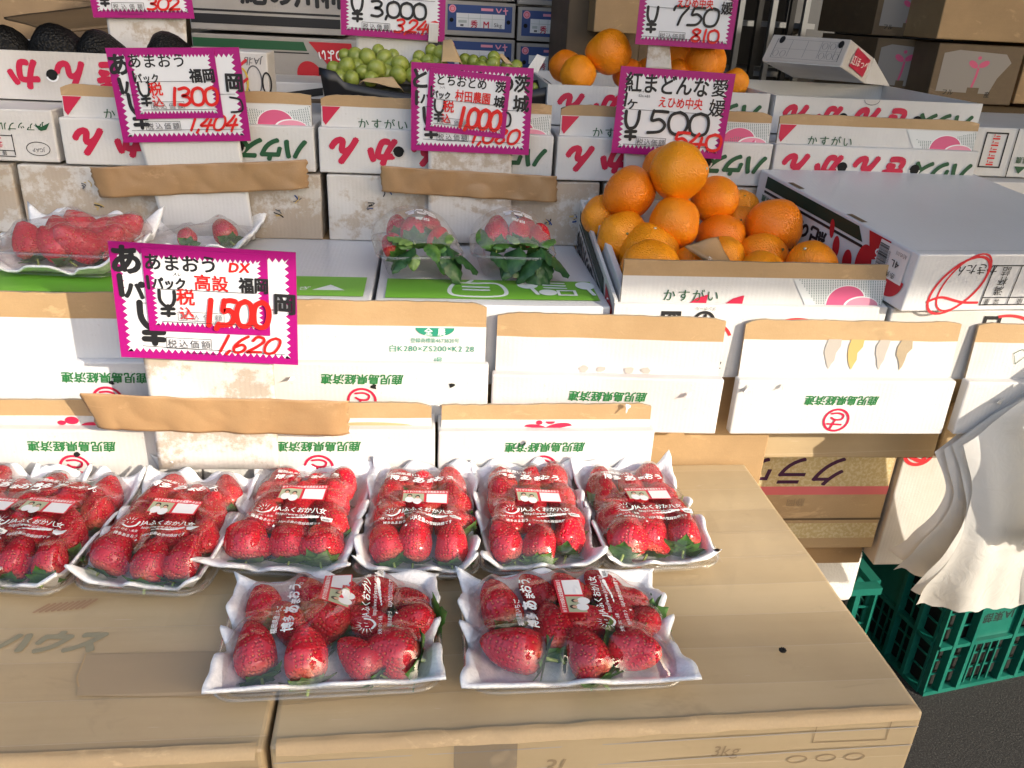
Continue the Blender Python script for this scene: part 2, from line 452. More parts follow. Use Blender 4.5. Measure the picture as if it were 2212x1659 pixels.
class MB:
    """collects faces with material names and links them as one mesh object"""
    def __init__(s):
        s.v = []; s.f = []; s.m = []; s.names = []; s.sm = []

    def mi(s, mat):
        if mat not in s.names: s.names.append(mat)
        return s.names.index(mat)

    def add(s, verts, faces, mat, smooth=False):
        k = len(s.v); i = s.mi(mat)
        s.v.extend([tuple(p) for p in verts])
        for f in faces:
            s.f.append([k + q for q in f]); s.m.append(i); s.sm.append(smooth)

    def hexa(s, c, mat):
        s.add(c, [(0, 3, 2, 1), (4, 5, 6, 7), (0, 1, 5, 4), (1, 2, 6, 5), (2, 3, 7, 6), (3, 0, 4, 7)], mat)

    def box(s, x0, x1, y0, y1, z0, z1, mat):
        s.hexa([(x0, y0, z0), (x1, y0, z0), (x1, y1, z0), (x0, y1, z0), (x0, y0, z1), (x1, y0, z1), (x1, y1, z1), (x0, y1, z1)], mat)

    def grid(s, fn, nu, nv, mat, smooth=True, flip=False):
        vs = [fn(i / nu, j / nv) for j in range(nv + 1) for i in range(nu + 1)]
        fs = []
        for j in range(nv):
            for i in range(nu):
                a = j * (nu + 1) + i
                q = (a, a + 1, a + nu + 2, a + nu + 1)
                fs.append(q[::-1] if flip else q)
        s.add(vs, fs, mat, smooth)

    def tube(s, pts, r, mat, n=6, closed=False):
        pts = [Vector(p) for p in pts]; vs = []; fs = []
        for i, p in enumerate(pts):
            a = pts[max(0, i - 1)]; b = pts[min(len(pts) - 1, i + 1)]
            t = (b - a).normalized()
            q = t.orthogonal().normalized() if i == 0 else (q - t * q.dot(t)).normalized()
            w_ = t.cross(q); rr = r[i] if isinstance(r, (list, tuple)) else r
            for k in range(n):
                an = 2 * math.pi * k / n
                vs.append(p + (q * math.cos(an) + w_ * math.sin(an)) * rr)
        for i in range(len(pts) - 1):
            for k in range(n):
                fs.append((i * n + k, i * n + (k + 1) % n, (i + 1) * n + (k + 1) % n, (i + 1) * n + k))
        fs.append(tuple(range(n))[::-1]); fs.append(tuple((len(pts) - 1) * n + k for k in range(n)))
        s.add(vs, fs, mat, True)

    def mesh(s, name):
        me = bpy.data.meshes.new(name)
        me.from_pydata(s.v, [], s.f)
        for nm in s.names: me.materials.append(MATS[nm])
        me.polygons.foreach_set('material_index', s.m)
        me.polygons.foreach_set('use_smooth', s.sm)
        me.update()
        return me

    def build(s, name, parent=None, bevel=0.0, seg=2, solid=0.0):
        o = bpy.data.objects.new(name, s.mesh(name)); COL.objects.link(o)
        if parent is not None: o.parent = parent
        if solid:
            md = o.modifiers.new('solid', 'SOLIDIFY'); md.thickness = solid; md.offset = 0
        if bevel:
            md = o.modifiers.new('bevel', 'BEVEL'); md.width = bevel; md.segments = seg; md.limit_method = 'ANGLE'; md.angle_limit = R(50)
        return o


def nz(p, sc, amp, seed=0.0):
    return noise.noise(Vector((p[0] * sc + seed, p[1] * sc - seed * 0.7, p[2] * sc + 3.1))) * amp


def softbox(mb, x0, x1, y0, y1, z0, z1, mat, amp=0.0012, seed=0.0, n=None, top=True):
    """a carton: subdivided box whose sheets are a little wavy"""
    nx = max(3, int((x1 - x0) / 0.03)); ny = max(3, int((y1 - y0) / 0.05)); nzv = max(2, int((z1 - z0) / 0.025))
    idx = {}; vs = []

    def vert(i, j, k):
        key = (i, j, k)
        if key not in idx:
            p = Vector((x0 + (x1 - x0) * i / nx, y0 + (y1 - y0) * j / ny, z0 + (z1 - z0) * k / nzv))
            q = Vector((nz(p, 9, amp, seed), nz(p, 9, amp, seed + 5), nz(p, 9, amp, seed + 9) if 0 < k else 0))
            idx[key] = len(vs); vs.append(p + q)
        return idx[key]
    fs = []
    for i in range(nx):
        for k in range(nzv):
            fs.append((vert(i, 0, k), vert(i + 1, 0, k), vert(i + 1, 0, k + 1), vert(i, 0, k + 1)))
            fs.append((vert(i + 1, ny, k), vert(i, ny, k), vert(i, ny, k + 1), vert(i + 1, ny, k + 1)))
    for j in range(ny):
        for k in range(nzv):
            fs.append((vert(0, j + 1, k), vert(0, j, k), vert(0, j, k + 1), vert(0, j + 1, k + 1)))
            fs.append((vert(nx, j, k), vert(nx, j + 1, k), vert(nx, j + 1, k + 1), vert(nx, j, k + 1)))
    for i in range(nx):
        for j in range(ny):
            fs.append((vert(i, j + 1, 0), vert(i + 1, j + 1, 0), vert(i + 1, j, 0), vert(i, j, 0)))
            if top: fs.append((vert(i, j, nzv), vert(i + 1, j, nzv), vert(i + 1, j + 1, nzv), vert(i, j + 1, nzv)))
    mb.add(vs, fs, mat)


# ------------------------------------------------------------------ flat printing (ink, cut paper, handwriting)
_TC = {}
_fc = bpy.data.curves.new('type', 'FONT'); _fo = bpy.data.objects.new('type', _fc)
COL.objects.link(_fo)


def glyphs(ch, bold):
    key = (ch, bold)
    if key not in _TC:
        _fc.body = ch; _fc.size = 1.0; _fc.offset = bold; _fc.resolution_u = 3
        dg = bpy.context.evaluated_depsgraph_get(); dg.update()
        ev = _fo.evaluated_get(dg)
        me = bpy.data.meshes.new_from_object(ev)
        vs = [(v.co.x, v.co.y) for v in me.vertices]; fs = [tuple(p.vertices) for p in me.polygons]
        # advance
        xs = [p[0] for p in vs] or [0, 0.3]
        adv = 1.0 if ord(ch) > 0x2E00 else (max(xs) + 0.07)
        if ch == ' ': adv = 0.3
        bpy.data.meshes.remove(me)
        _TC[key] = (vs, fs, adv)
    return _TC[key]


DIG = {
    '0': [[(.5, 1), (.15, .85), (.02, .5), (.15, .12), (.5, 0), (.85, .12), (.98, .5), (.85, .87), (.5, 1)]],
    '1': [[(.62, 1), (.5, .5), (.42, 0)]],
    '2': [[(.08, .78), (.3, 1), (.75, .95), (.85, .7), (.5, .35), (.05, .03), (.5, .06), (1, .08)]],
    '3': [[(.12, .93), (.55, 1), (.85, .85), (.7, .62), (.35, .54), (.75, .45), (.92, .22), (.6, .02), (.1, .05)]],
    '4': [[(.55, 1), (.3, .65), (.02, .33), (.5, .34), (1, .36)], [(.78, .75), (.68, .3), (.62, -.05)]],
    '5': [[(.3, 1), (.22, .58), (.6, .62), (.92, .4), (.7, .08), (.1, .02)], [(.3, .98), (.65, 1), (.98, .98)]],
    '6': [[(.75, 1), (.35, .75), (.1, .35), (.3, .02), (.75, .05), (.9, .3), (.6, .5), (.15, .32)]],
    '7': [[(.05, .8), (.12, 1), (.5, .97), (.95, 1), (.65, .5), (.5, 0)]],
    '8': [[(.85, .88), (.5, 1), (.18, .8), (.5, .55), (.85, .25), (.5, 0), (.12, .2), (.45, .5), (.8, .75), (.82, .9)]],
    ',': [[(.6, .06), (.35, -.14)]],
    'Y': [[(.06, 1), (.08, .66), (.28, .44), (.55, .40), (.82, .47), (.97, .70), (.99, 1)], [(.53, .42), (.53, .2), (.54, 0)], [(.16, .285), (.90, .295)], [(.16, .10), (.90, .11)]],
    'I': [[(.5, 1), (.46, 0)]],
}


def smooth_line(p, n=7):
    if len(p) < 3: return [Vector((*q, 0)) for q in p]
    P = [Vector((*q, 0)) for q in p]; out = []
    closed = (P[0] - P[-1]).length < 1e-6
    for i in range(len(P) - 1):
        a = P[i - 1] if i > 0 else (P[-2] if closed else P[0]); b = P[i]; c = P[i + 1]
        d = P[i + 2] if i + 2 < len(P) else (P[1] if closed else P[-1])
        for k in range(n):
            t = k / n
            out.append(0.5 * ((2 * b) + (c - a) * t + (2 * a - 5 * b + 4 * c - d) * t * t + (3 * b - a - 3 * c + d) * t ** 3))
    out.append(P[-1])
    return out


class Flat:
    """2-D shapes laid on a surface: mapf(u, v, h) gives the point h metres above the surface"""
    def __init__(s, mapf, base=0.0005, step=0.00005):
        s.map = mapf; s.mb = MB(); s.h = base; s.step = step

    def put(s, pts, faces, mat):
        s.mb.add([s.map(p[0], p[1], s.h) for p in pts], faces, mat)
        s.h += s.step

    def rect(s, u0, v0, u1, v1, mat):
        s.put([(u0, v0), (u1, v0), (u1, v1), (u0, v1)], [(0, 1, 2, 3)], mat)

    def poly(s, pts, mat):
        tri = geometry.tessellate_polygon([[Vector((p[0], p[1], 0)) for p in pts]])
        out = []
        for t in tri:
            a, b, c = [pts[i] for i in t]
            cr = (b[0] - a[0]) * (c[1] - a[1]) - (b[1] - a[1]) * (c[0] - a[0])
            out.append(t if cr > 0 else (t[0], t[2], t[1]))
        s.put(pts, out, mat)

    def ellipse(s, cu, cv, ru, rv, mat, rot=0.0, a0=0.0, a1=2 * math.pi, n=28):
        c, q = math.cos(rot), math.sin(rot); pts = []
        full = abs(a1 - a0) > 6.2
        for i in range(n + (0 if full else 1)):
            a = a0 + (a1 - a0) * i / n
            x, y = ru * math.cos(a), rv * math.sin(a)
            pts.append((cu + x * c - y * q, cv + x * q + y * c))
        s.poly(pts, mat)

    def ring(s, cu, cv, ru, rv, wd, mat, rot=0.0, a0=0.0, a1=2 * math.pi, n=32):
        c, q = math.cos(rot), math.sin(rot); pts = []
        for i in range(n + 1):
            a = a0 + (a1 - a0) * i / n
            for k in (0, 1):
                x, y = (ru - wd * k) * math.cos(a), (rv - wd * k) * math.sin(a)
                pts.append((cu + x * c - y * q, cv + x * q + y * c))
        s.put(pts, [(2 * i + 1, 2 * i, 2 * i + 2, 2 * i + 3) for i in range(n)], mat)

    def box(s, u0, v0, u1, v1, wd, mat):
        s.put([(u0, v0), (u1, v0), (u1, v1), (u0, v1), (u0 + wd, v0 + wd), (u1 - wd, v0 + wd), (u1 - wd, v1 - wd), (u0 + wd, v1 - wd)],
              [(0, 1, 5, 4), (1, 2, 6, 5), (2, 3, 7, 6), (3, 0, 4, 7)], mat)

    def line(s, u0, v0, u1, v1, wd, mat):
        d = Vector((u1 - u0, v1 - v0)).normalized() * wd * 0.5; nx, ny = -d.y, d.x
        s.put([(u0 + nx * -1, v0 + ny * -1), (u1 - nx, v1 - ny), (u1 + nx, v1 + ny), (u0 + nx, v0 + ny)], [(0, 1, 2, 3)], mat)

    def stroke(s, pts, wd, mat, taper=0.0):
        P = smooth_line(pts); k = len(P); vs = []; fs = []
        for i, p in enumerate(P):
            a = P[max(0, i - 1)]; b = P[min(k - 1, i + 1)]
            t = (b - a)
            t = t.normalized() if t.length > 1e-9 else Vector((1, 0, 0))
            ww = wd * 0.5 * (1 - taper * (i / max(1, k - 1)))
            nn = Vector((-t.y, t.x, 0)) * ww
            vs += [(p - nn)[:2], (p + nn)[:2]]
        for i in range(k - 1): fs.append((2 * i, 2 * i + 2, 2 * i + 3, 2 * i + 1))
        s.put(vs, fs, mat)
        for e in (P[0], P[-1]):
            s.ellipse(e.x, e.y, wd * 0.5, wd * 0.5, mat, n=10)

    def text(s, st, cu, cv, size, mat, rot=0.0, bold=0.0, shear=0.0, sx=1.0, align='c', gap=0.0, jit=0.0, vert=False):
        """cu, cv: centre (or left/right end) of the line; size: height of a character"""
        adv = []; x = 0.0
        for ch in st:
            g = glyphs(ch, 0.0); adv.append(x); x += (g[2] + gap)
        x -= gap
        off = {'c': -x * 0.5, 'l': 0.0, 'r': -x}[align]
        c, q = math.cos(rot), math.sin(rot)
        vs = []; fs = []
        for k, ch in enumerate(st):
            gv, gf, ad = glyphs(ch, 0.0)
            ja = rnd.uniform(-jit, jit); js = 1 + rnd.uniform(-jit, jit) * 0.6; jy = rnd.uniform(-jit, jit) * 0.4
            cj, qj = math.cos(ja), math.sin(ja); b0 = len(vs)
            for (px, py) in gv:
                ax, ay = (px - ad * 0.5) * js, (py - 0.38) * js
                ax, ay = ax * cj - ay * qj, ax * qj + ay * cj + jy
                if vert: lx, ly = ax * sx, ay - (k - (len(st) - 1) / 2) * (1.0 + gap)
                else: lx, ly = (ax + ad * 0.5 + adv[k] + off) * sx, ay
                lx += ly * shear
                lx *= size; ly *= size
                vs.append((cu + lx * c - ly * q, cv + lx * q + ly * c))
            fs += [tuple(b0 + i for i in f) for f in gf]
        if not fs: return
        b = bold * size * 1.15
        if bold <= 0: of = [(0, 0)]
        elif bold < .025: of = [(-b * .5, 0), (b * .5, 0)]
        elif bold < .05: of = [(b * .5 * math.cos(a), b * .5 * math.sin(a)) for a in (.78, 2.35, 3.93, 5.5)]
        else: of = [(0, 0)] + [(b * .5 * math.cos(a), b * .5 * math.sin(a)) for a in (0, .78, 1.57, 2.35, 3.14, 3.93, 4.71, 5.5)]
        for ox, oy in of:
            s.mb.add([s.map(p[0] + ox, p[1] + oy, s.h) for p in vs], fs, mat); s.h += 0.000008
        s.h += s.step

    def hand(s, st, u, v, wd, ht, thick, mat, gap=0.12, slant=0.0):
        """brush-written figures, lower left corner at u, v"""
        x = u
        for ch in st:
            cw = wd * (0.45 if ch in '1,I' else 1.0)
            for pl in DIG[ch]:
                s.stroke([(x + (a * cw) + (b * ht) * slant + rnd.uniform(-.02, .02) * wd, v + b * ht + rnd.uniform(-.015, .015) * ht) for a, b in pl], thick, mat)
            x += (cw * (0.55 if ch == ',' else 1.0)) + wd * gap

    def build(s, name, parent): return s.mb.build(name, parent)


SB = [None]       # waviness of the carton built last


def front_map(y=0.0):
    if SB[0] and y < 0:
        seed, amp = SB[0]
        return lambda u, v, h: (u, nz((u, 0, v), 9, amp, seed + 5) - h - 0.0002, v)
    return lambda u, v, h: (u, y - h, v)


def top_map(z=0.0):
    return lambda u, v, h: (u, v, z + h)


def left_map(x=0.0):      # left side wall seen from the left: u runs towards the viewer (from back to front)
    return lambda u, v, h: (x - h, -u, v)


# ================================================================== setting
mb = MB(); mb.box(-30, 30, -30, 30, -0.3, 0.0, 'asphalt'); setp(mb.build('ground'), 'dark speckled asphalt ground', 'ground', kind='structure')
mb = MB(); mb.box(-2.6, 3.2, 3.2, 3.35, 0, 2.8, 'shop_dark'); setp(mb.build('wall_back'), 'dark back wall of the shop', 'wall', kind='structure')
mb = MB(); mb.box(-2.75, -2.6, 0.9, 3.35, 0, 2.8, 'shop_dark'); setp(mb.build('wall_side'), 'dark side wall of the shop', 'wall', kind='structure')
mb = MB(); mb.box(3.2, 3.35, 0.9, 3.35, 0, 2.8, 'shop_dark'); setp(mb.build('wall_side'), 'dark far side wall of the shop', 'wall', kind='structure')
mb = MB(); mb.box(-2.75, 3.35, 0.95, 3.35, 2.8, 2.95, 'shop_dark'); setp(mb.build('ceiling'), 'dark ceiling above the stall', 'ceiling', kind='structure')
# unseen canopy and house, added behind the camera to shade parts of the stall
mb = MB(); mb.box(0.95, 4.2, -1.15, 0.9, 2.40, 2.44, 'canvas')
for q in ((4.1, -1.0), (4.1, 0.6)): mb.box(q[0] - .03, q[0] + .03, q[1] - .03, q[1] + .03, 0, 2.40, 'shop_metal')
setp(mb.build('shading_canopy'), 'grey canvas canopy on posts across the lane', 'canopy')
A_ = atZ(1770, 1330, 0.88); B_ = atZ(430, 1120, 0.88)
T_ = 7.4
a = A_ + (A_ - B_) * 2.2 - Vector((-1, 1, -0.6)) * T_; b = B_ - (A_ - B_) * 2.2 - Vector((-1, 1, -0.6)) * T_
e_ = (a - b).normalized(); back = Vector((e_.y, -e_.x, 0)) * 4
mb = MB()
q = [b, a, a + back, b + back]
mb.hexa([(p.x, p.y, 0) for p in q] + [(p.x, p.y, a.z) for p in q], 'concrete')
setp(mb.build('shading_house'), 'plain concrete house across the lane', 'house')


# ------------------------------------------------------------------ cartons
def carton(name, label, cat, x0, x1, yf, z0, z1, depth, yaw=0.0, mat='white_board', group=None, flap=None, amp=0.0009, bevel=0.0022):
    root = empty(name, ((x0 + x1) / 2, yf, z0), yaw, label, cat, group)
    wd, h = x1 - x0, z1 - z0
    mb = MB(); softbox(mb, -wd / 2, wd / 2, 0, depth, 0, h, mat, amp, x0 * 13 + z0 * 7); SB[0] = (x0 * 13 + z0 * 7, amp)
    mb.build('body', root, bevel)
    if flap:
        # inner board standing up behind the front edge: white below, bare brown band on top
        zt, band, bk, ml, mu = flap['top'] - z0, flap['band'], flap.get('back', 0.012), flap.get('mat', mat), flap.get('band_mat', 'kraft_band')
        lean = flap.get('lean', 0.10); fx0, fx1 = flap.get('x', (-wd / 2 + 0.004, wd / 2 - 0.004))
        mb = MB(); th = 0.004; z_ = h - 0.006
        nx = 44
        rows = [(z_, ml), (zt - band, ml), (zt, mu)]
        ragged = flap.get('ragged', 0.0018)
        def yy(u, z): return bk + (z - z_) * lean + nz((u, z, yf), 8, 0.0022, x0 * 3)
        cd_ = [rnd.uniform(.001, .006) for _ in range(2)]
        def wob(u, k): return (-(max(0, abs(u) - fx1 + .022) / .022) ** 2 * cd_[u > 0] if k == 2 else 0) + nz((u, k * .3, z0), 22, ragged if k == 2 else 0.0006, x0 * 5) + (nz((u, 1, 2), 90, ragged * .5, x0) if k == 2 else 0)
        for k in range(2):
            za, zb = rows[k][0], rows[k + 1][0]; m_ = rows[k + 1][1] if k == 1 else ml
            def fr(u, v, za=za, zb=zb, k=k):
                xx = fx0 + (fx1 - fx0) * u; z = za + (zb - za) * v + (wob(xx, k + v) if v in (0.0, 1.0) else 0)
                return (xx, yy(xx, z), z)
            def bk_(u, v, fr=fr):
                p = fr(u, v); return (p[0], p[1] + th, p[2])
            mb.grid(fr, nx, 3, m_); mb.grid(bk_, nx, 3, 'white_board' if k == 0 else mu, flip=True)
            if k == 1: mb.grid(lambda u, v, fr=fr: (fr(u, 1.0)[0], fr(u, 1.0)[1] + th * v, fr(u, 1.0)[2]), nx, 1, 'cut_edge', smooth=False)
            for e in (0.0, 1.0):
                mb.grid(lambda u, v, e=e, fr=fr: (fr(e, v)[0], fr(e, v)[1] + th * (1 - u if e else u), fr(e, v)[2]), 1, 3, 'cut_edge', smooth=False, flip=not e)
        mb.build('raised_flap', root)
        root['_fl'] = (bk, lean, z_, yf, x0 * 3, .0022, 8.0)
    return root, wd, h


def flap_map(root, x0=0.0):
    bk, lean, z_, yf, sd, amp, sc = root['_fl']
    return lambda u, v, h: (u, bk + (v - z_) * lean + nz((u, v, yf), sc, amp, sd) - 0.0005 - h, v)


def open_carton(name, label, cat, x0, x1, yf, z0, z1, depth, yaw=0.0, mat='white_board', group=None, th=0.0045, zs=None, floor=0.012, notch=False, amp=.0008):
    """carton without a lid; zs = heights of front, back, left and right walls"""
    root = empty(name, ((x0 + x1) / 2, yf, z0), yaw, label, cat, group)
    wd, h = x1 - x0, z1 - z0; zs = zs or (h, h, h, h); mb = MB()
    sd = x0 * 7; SB[0] = (sd, amp)
    softbox(mb, -wd / 2, wd / 2, 0, th, 0, zs[0], mat, amp, sd)
    softbox(mb, -wd / 2, wd / 2, depth - th, depth, 0, zs[1], mat, amp, sd + 1)
    softbox(mb, -wd / 2, -wd / 2 + th, th + .0003, depth - th - .0003, 0, zs[2], mat, amp * .4, sd + 2)
    softbox(mb, wd / 2 - th, wd / 2, th + .0003, depth - th - .0003, 0, zs[3], mat, amp * .4, sd + 3)
    mb.box(-wd / 2 + th + .0003, wd / 2 - th - .0003, th + .0003, depth - th - .0003, 0.0005, floor, mat)
    mb.build('body', root)
    return root, wd, h


def sheet4(name, pts, mat, parent=None, amp=0.0, sc=8, solid=0.002, nu=24, nv=10, seed=0.0, ragged=0.0, edge=0.0):
    """a sheet hung between four world points (top left, top right, bottom right, bottom left)"""
    a, b, c, d = [Vector(p) for p in pts]
    nrm = (b - a).cross(d - a).normalized(); o = (a + b + c + d) / 4
    mb = MB()

    def fn(u, v):
        if ragged:
            if u in (0.0, 1.0): u = u + nz((v * 3, u * 5, seed), 3.1, ragged, seed) + nz((v * 9, u * 5, seed), 3.1, ragged * .6, seed)
        p = a * (1 - u) * (1 - v) + b * u * (1 - v) + c * u * v + d * (1 - u) * v
        k = nz(p, sc, amp, seed) + (abs(nz(p, sc * 2.2, 1.0, seed)) ** .7 * amp * .45 if amp > .003 else nz(p, sc * 3.3, amp * .3, seed))
        if amp > .003: k -= .007 * (max(0, abs(u - .5) - .42) / .08) ** 2 * (.4 + .6 * v)
        if edge: k += edge * math.sin(u * 31 + seed) * (abs(v - .5) * 2) ** 3
        return p - o - nrm * k * 1.0
    mb.grid(fn, nu, nv, mat)
    ob = mb.build(name, parent, solid=solid)
    ob.location = o
    return ob, o


# --- the two tall taped cartons that make the front table
def table_box(label, x0, x1, y0, y1, yaw, px):
    root = empty('taped_carton', ((x0 + x1) / 2, y0, 0), yaw, label, 'carton', 'taped cartons serving as front table')
    wd = x1 - x0
    mb = MB(); softbox(mb, -wd / 2, wd / 2, 0, y1 - y0, 0, 0.88, 'taped_top', 0.0024, px); SB[0] = (px, .0024)
    mb.build('body', root, 0.005, 3)
    return root, wd


tA, wA = table_box('wide brown taped carton carrying the dark left half of the berry packs', -0.74, -0.1375, 0.499, 0.95, R(0.8), 1.3)
tB, wB = table_box('wide brown taped carton with bare sunlit top at the right corner', -0.1335, 0.449, 0.5145, 0.962, R(1.6), 4.7)
fl = Flat(lambda u, v, h: (u, v, .8806 + nz((u, v, .88), 9, .0024, 1.3 + 9) + h))
def on_a(x, y):
    p = atZ(x, y, .88) - Vector((tA.location.x, tA.location.y, 0)); return p.x, p.y
for (x, y, sz) in ((116, 1390, .033),):
    u, v = on_a(x, y); fl.text('ハウス', u, v, sz, 'ink_faintgreen', bold=.10, shear=.45, sx=1.0, gap=-.02)
for k in range(9):
    u, v = on_a(85 + k * 13, 1316 - k); fl.stroke([(u, v - .006), (u + .009, v + .006)], .003, 'ink_faintred')
fl.build('lettering', tA)
mb = MB()
pp = [on_a(*q) for q in ((188, 1418), (500, 1414), (574, 1500), (572, 1514), (330, 1512), (166, 1510), (172, 1490), (169, 1470), (178, 1445))]
f2 = Flat(lambda u, v, h: (u, v, .8806 + nz((u, v, .88), 9, .0024, 1.3 + 9) + h)); f2.h = .0011; f2.poly(pp, 'tape_patch'); f2.stroke([pp[0], pp[8], pp[7], pp[6]], .0016, 'kraft_light'); f2.build('tape_patch', tA)
fl = Flat(front_map(-0.004))
fl.text('3kg', 0.11, 0.845, 0.018, 'ink_faint', bold=0.0, shear=0.2)
fl.text('3L', -0.045, 0.840, 0.028, 'ink_faint', bold=0.0, shear=0.3)
fl.box(0.19, 0.848, 0.262, 0.872, 0.001, 'ink_faint')
for k in range(3): fl.ring(0.18 + 0.028 * k, 0.828, 0.010, 0.005, 0.0015, 'ink_faint')
fl.build('lettering', tB)
for root, x0_, x1_, hh in ((tB, -wB / 2 + .002, wB / 2 - .002, ((0.862, .0), (0.835, .004))), (tA, -wA / 2, wA / 2, ((0.858, .002),))):
    fl = Flat(front_map(-0.0035), 0.0006)
    for zz, dz in hh:
        fl.line(x0_, zz, x1_, zz + dz + .002, 0.0012, 'tear_grey')
    fl.build('tape_edge', root)
# worn pale fold along the front edge and crumpled clear tape
def edge_strip(root, wd, z=0.8815):
    mb = MB(); n_ = 60
    def fn(u, v):
        x = -wd / 2 + .006 + (wd - .012) * u
        r_ = 0.0035 + nz((x, 0, 0), 18, 0.003, wd * 9)
        return (x, -0.0035 + (v - .2) * 0.012 + nz((x, v, 1), 40, .0015), z + 0.002 - max(0, .45 - v) * 0.016 + nz((x, v, 3), 30, .0008))
    mb.grid(fn, n_, 4, 'kraft_light'); mb.build('worn_edge', root)
edge_strip(tB, wB); edge_strip(tA, wA)
ob, o = sheet4('clear_tape', [(0.02, 0.509, .878), (0.075, 0.510, .878), (0.075, 0.505, .80), (0.02, 0.505, .80)], 'tape_clear', amp=.003, sc=30, solid=0)
setp(ob, 'crumpled clear tape stuck on the front of the brown table carton', 'tape')
mb = MB(); 
for k in range(9):
    an = k * .7; mb.tube([(math.cos(an) * .002, math.sin(an) * .002, .0008), (math.cos(an + 1.2) * .003, math.sin(an + 1.2) * .003, .002)], .0013, 'hole_dark', 5)
ob = mb.build('dirt_speck'); ob.location = atZ(1690, 1407, .8845); setp(ob, 'tiny black scrap lying on the bare brown table top', 'scrap')

# --- rows of white cartons with the crimson ring mark
def ring_mark(fl, cu, cv, r, mat='ink_crimson'):
    fl.ring(cu, cv, r * 1.0, r * 0.95, r * 0.17, mat, a0=.3, a1=.3 + 2 * math.pi)
    fl.stroke([(cu - r * .42, cv + r * .52), (cu + r * .1, cv + r * .56), (cu + r * .48, cv + r * .38), (cu + r * .36, cv + r * .06), (cu - r * .12, cv + r * .05), (cu - r * .40, cv + r * .2)], r * .15, mat)
    fl.stroke([(cu - r * .62, cv - r * .3), (cu + r * .42, cv - r * .36)], r * .15, mat)
    fl.stroke([(cu - r * .08, cv + r * .02), (cu - r * .34, cv - r * .66)], r * .15, mat)


def coop_print(root, wd, h, tu=0.0, tv=None, circ=True, size=0.0145):
    fl = Flat(front_map(-0.0022))
    tv = h * 0.74 if tv is None else tv
    fl.text('鹿児島県経済連', tu, tv, size, 'ink_leafgreen', rot=math.pi, bold=.05, shear=0.12)
    if circ: ring_mark(fl, tu - 0.001, tv - 0.029, 0.0185)
    fl.build('lettering', root)


def holes(root, pts, r=0.0035):
    fl = Flat(front_map(-0.0022), 0.0007)
    for (u, v) in pts:
        fl.poly([(u + math.cos(t) * r * rnd.uniform(.6, 1.4), v + math.sin(t) * r * rnd.uniform(.6, 1.4)) for t in [k * .7 for k in range(9)]], 'hole_dark')
    fl.build('punched_hole', root)


G1 = 'white cartons with green writing and a crimson ring'
F1 = dict(top=0.999, band=0.020, back=0.012)
c, w_, h_ = carton('white_carton', 'white carton with torn brown flap, far left of the lowest row', 'carton', -0.575, -0.283, 0.90, 0.8815, 0.9675, 0.05, R(-.3), 'white_board_b', G1, F1)
coop_print(c, w_, h_, 0.0); holes(c, [(0.004, h_ * .62)])
fl = Flat(flap_map(c)); fl.ellipse(0.0, h_ + 0.006, .008, .005, 'ink_crimson'); fl.ellipse(-.012, h_ + .003, .005, .003, 'ink_crimson'); fl.ellipse(.022, h_ - .001, .012, .005, 'ink_crimson'); fl.build('petal_mark', c)
c, w_, h_ = carton('white_carton', 'white carton beside the taped sign board, middle of the lowest row', 'carton', -0.281, 0.002, 0.90, 0.8815, 0.968, 0.05, R(.2), 'white_board', G1, dict(F1, top=.9975))
coop_print(c, w_, h_, 0.0)
fl = Flat(flap_map(c)); fl.ellipse(0.06, h_ - 0.001, .055, .0055, 'kraft_light', n=40); fl.build('torn_patch', c)
c, w_, h_ = carton('white_carton', 'white carton with frayed brown flap, right end of the lowest row', 'carton', 0.0065, 0.280, 0.90, 0.8815, 0.9665, 0.05, R(.8), 'white_board', G1, dict(F1, top=.9965, ragged=.0025))
coop_print(c, w_, h_, -0.003)
fl = Flat(flap_map(c))
fl.ellipse(0.0 - .010, h_ + .0065, .004, .003, 'ink_crimson'); fl.ellipse(.004, h_ + .008, .006, .0035, 'ink_crimson', a0=math.pi, a1=2 * math.pi)
fl.ellipse(-.014, h_ - .001, .015, .005, 'ink_crimson', rot=-.15, a0=0, a1=math.pi); fl.ellipse(.014, h_ - .001, .018, .0065, 'ink_crimson', rot=.18, a0=0, a1=math.pi)
fl.build('petal_mark', c)

F2 = dict(top=1.112, band=0.031, back=0.014, lean=0.06)
c, w_, h_ = carton('white_carton', 'white carton behind the lower left price card, far left of the second row', 'carton', -0.64, -0.222, 0.945, 0.955, 1.036, 0.012, 0, 'white_glossy', G1, dict(F2, top=1.116))
coop_print(c, w_, h_, 0.035); holes(c, [(.042, h_ * .66)])
c, w_, h_ = carton('white_carton', 'white carton with green oval and trade number on its flap, second row', 'carton', -0.212, 0.069, 0.945, 0.955, 1.037, 0.012, 0, 'white_board', G1, F2)
coop_print(c, w_, h_, -0.017); holes(c, [(.095, h_ * .66), (-.003, h_ * .62)])
fl = Flat(flap_map(c))
fl.ellipse(.073, .1245, .024, .0115, 'ink_teal', a0=math.pi, a1=2 * math.pi)
fl.text('全農', .073, .1195, .0105, 'ink_white', bold=.03, gap=.55)
fl.text('登録商標第4673820号', .073, .108, .0068, 'ink_teal', bold=.008, sx=.92)
fl.text('白K280×ZS200×K2 28', .069, .0975, .0102, 'ink_teal', bold=.006, sx=1.06)
fl.text('1号', .077, .0818, .0088, 'ink_teal', bold=.03)
fl.build('lettering', c)
c, w_, h_ = carton('white_carton', 'faintly pink white carton with scraped spots on its flap, second row', 'carton', 0.074, 0.372, 0.94, 0.945, 1.0235, 0.016, R(-2.2), 'white_board_pink', G1, dict(F2, top=1.1005, lean=.05, ragged=.002))
coop_print(c, w_, h_, 0.0, h_ * .66)
fl = Flat(flap_map(c))
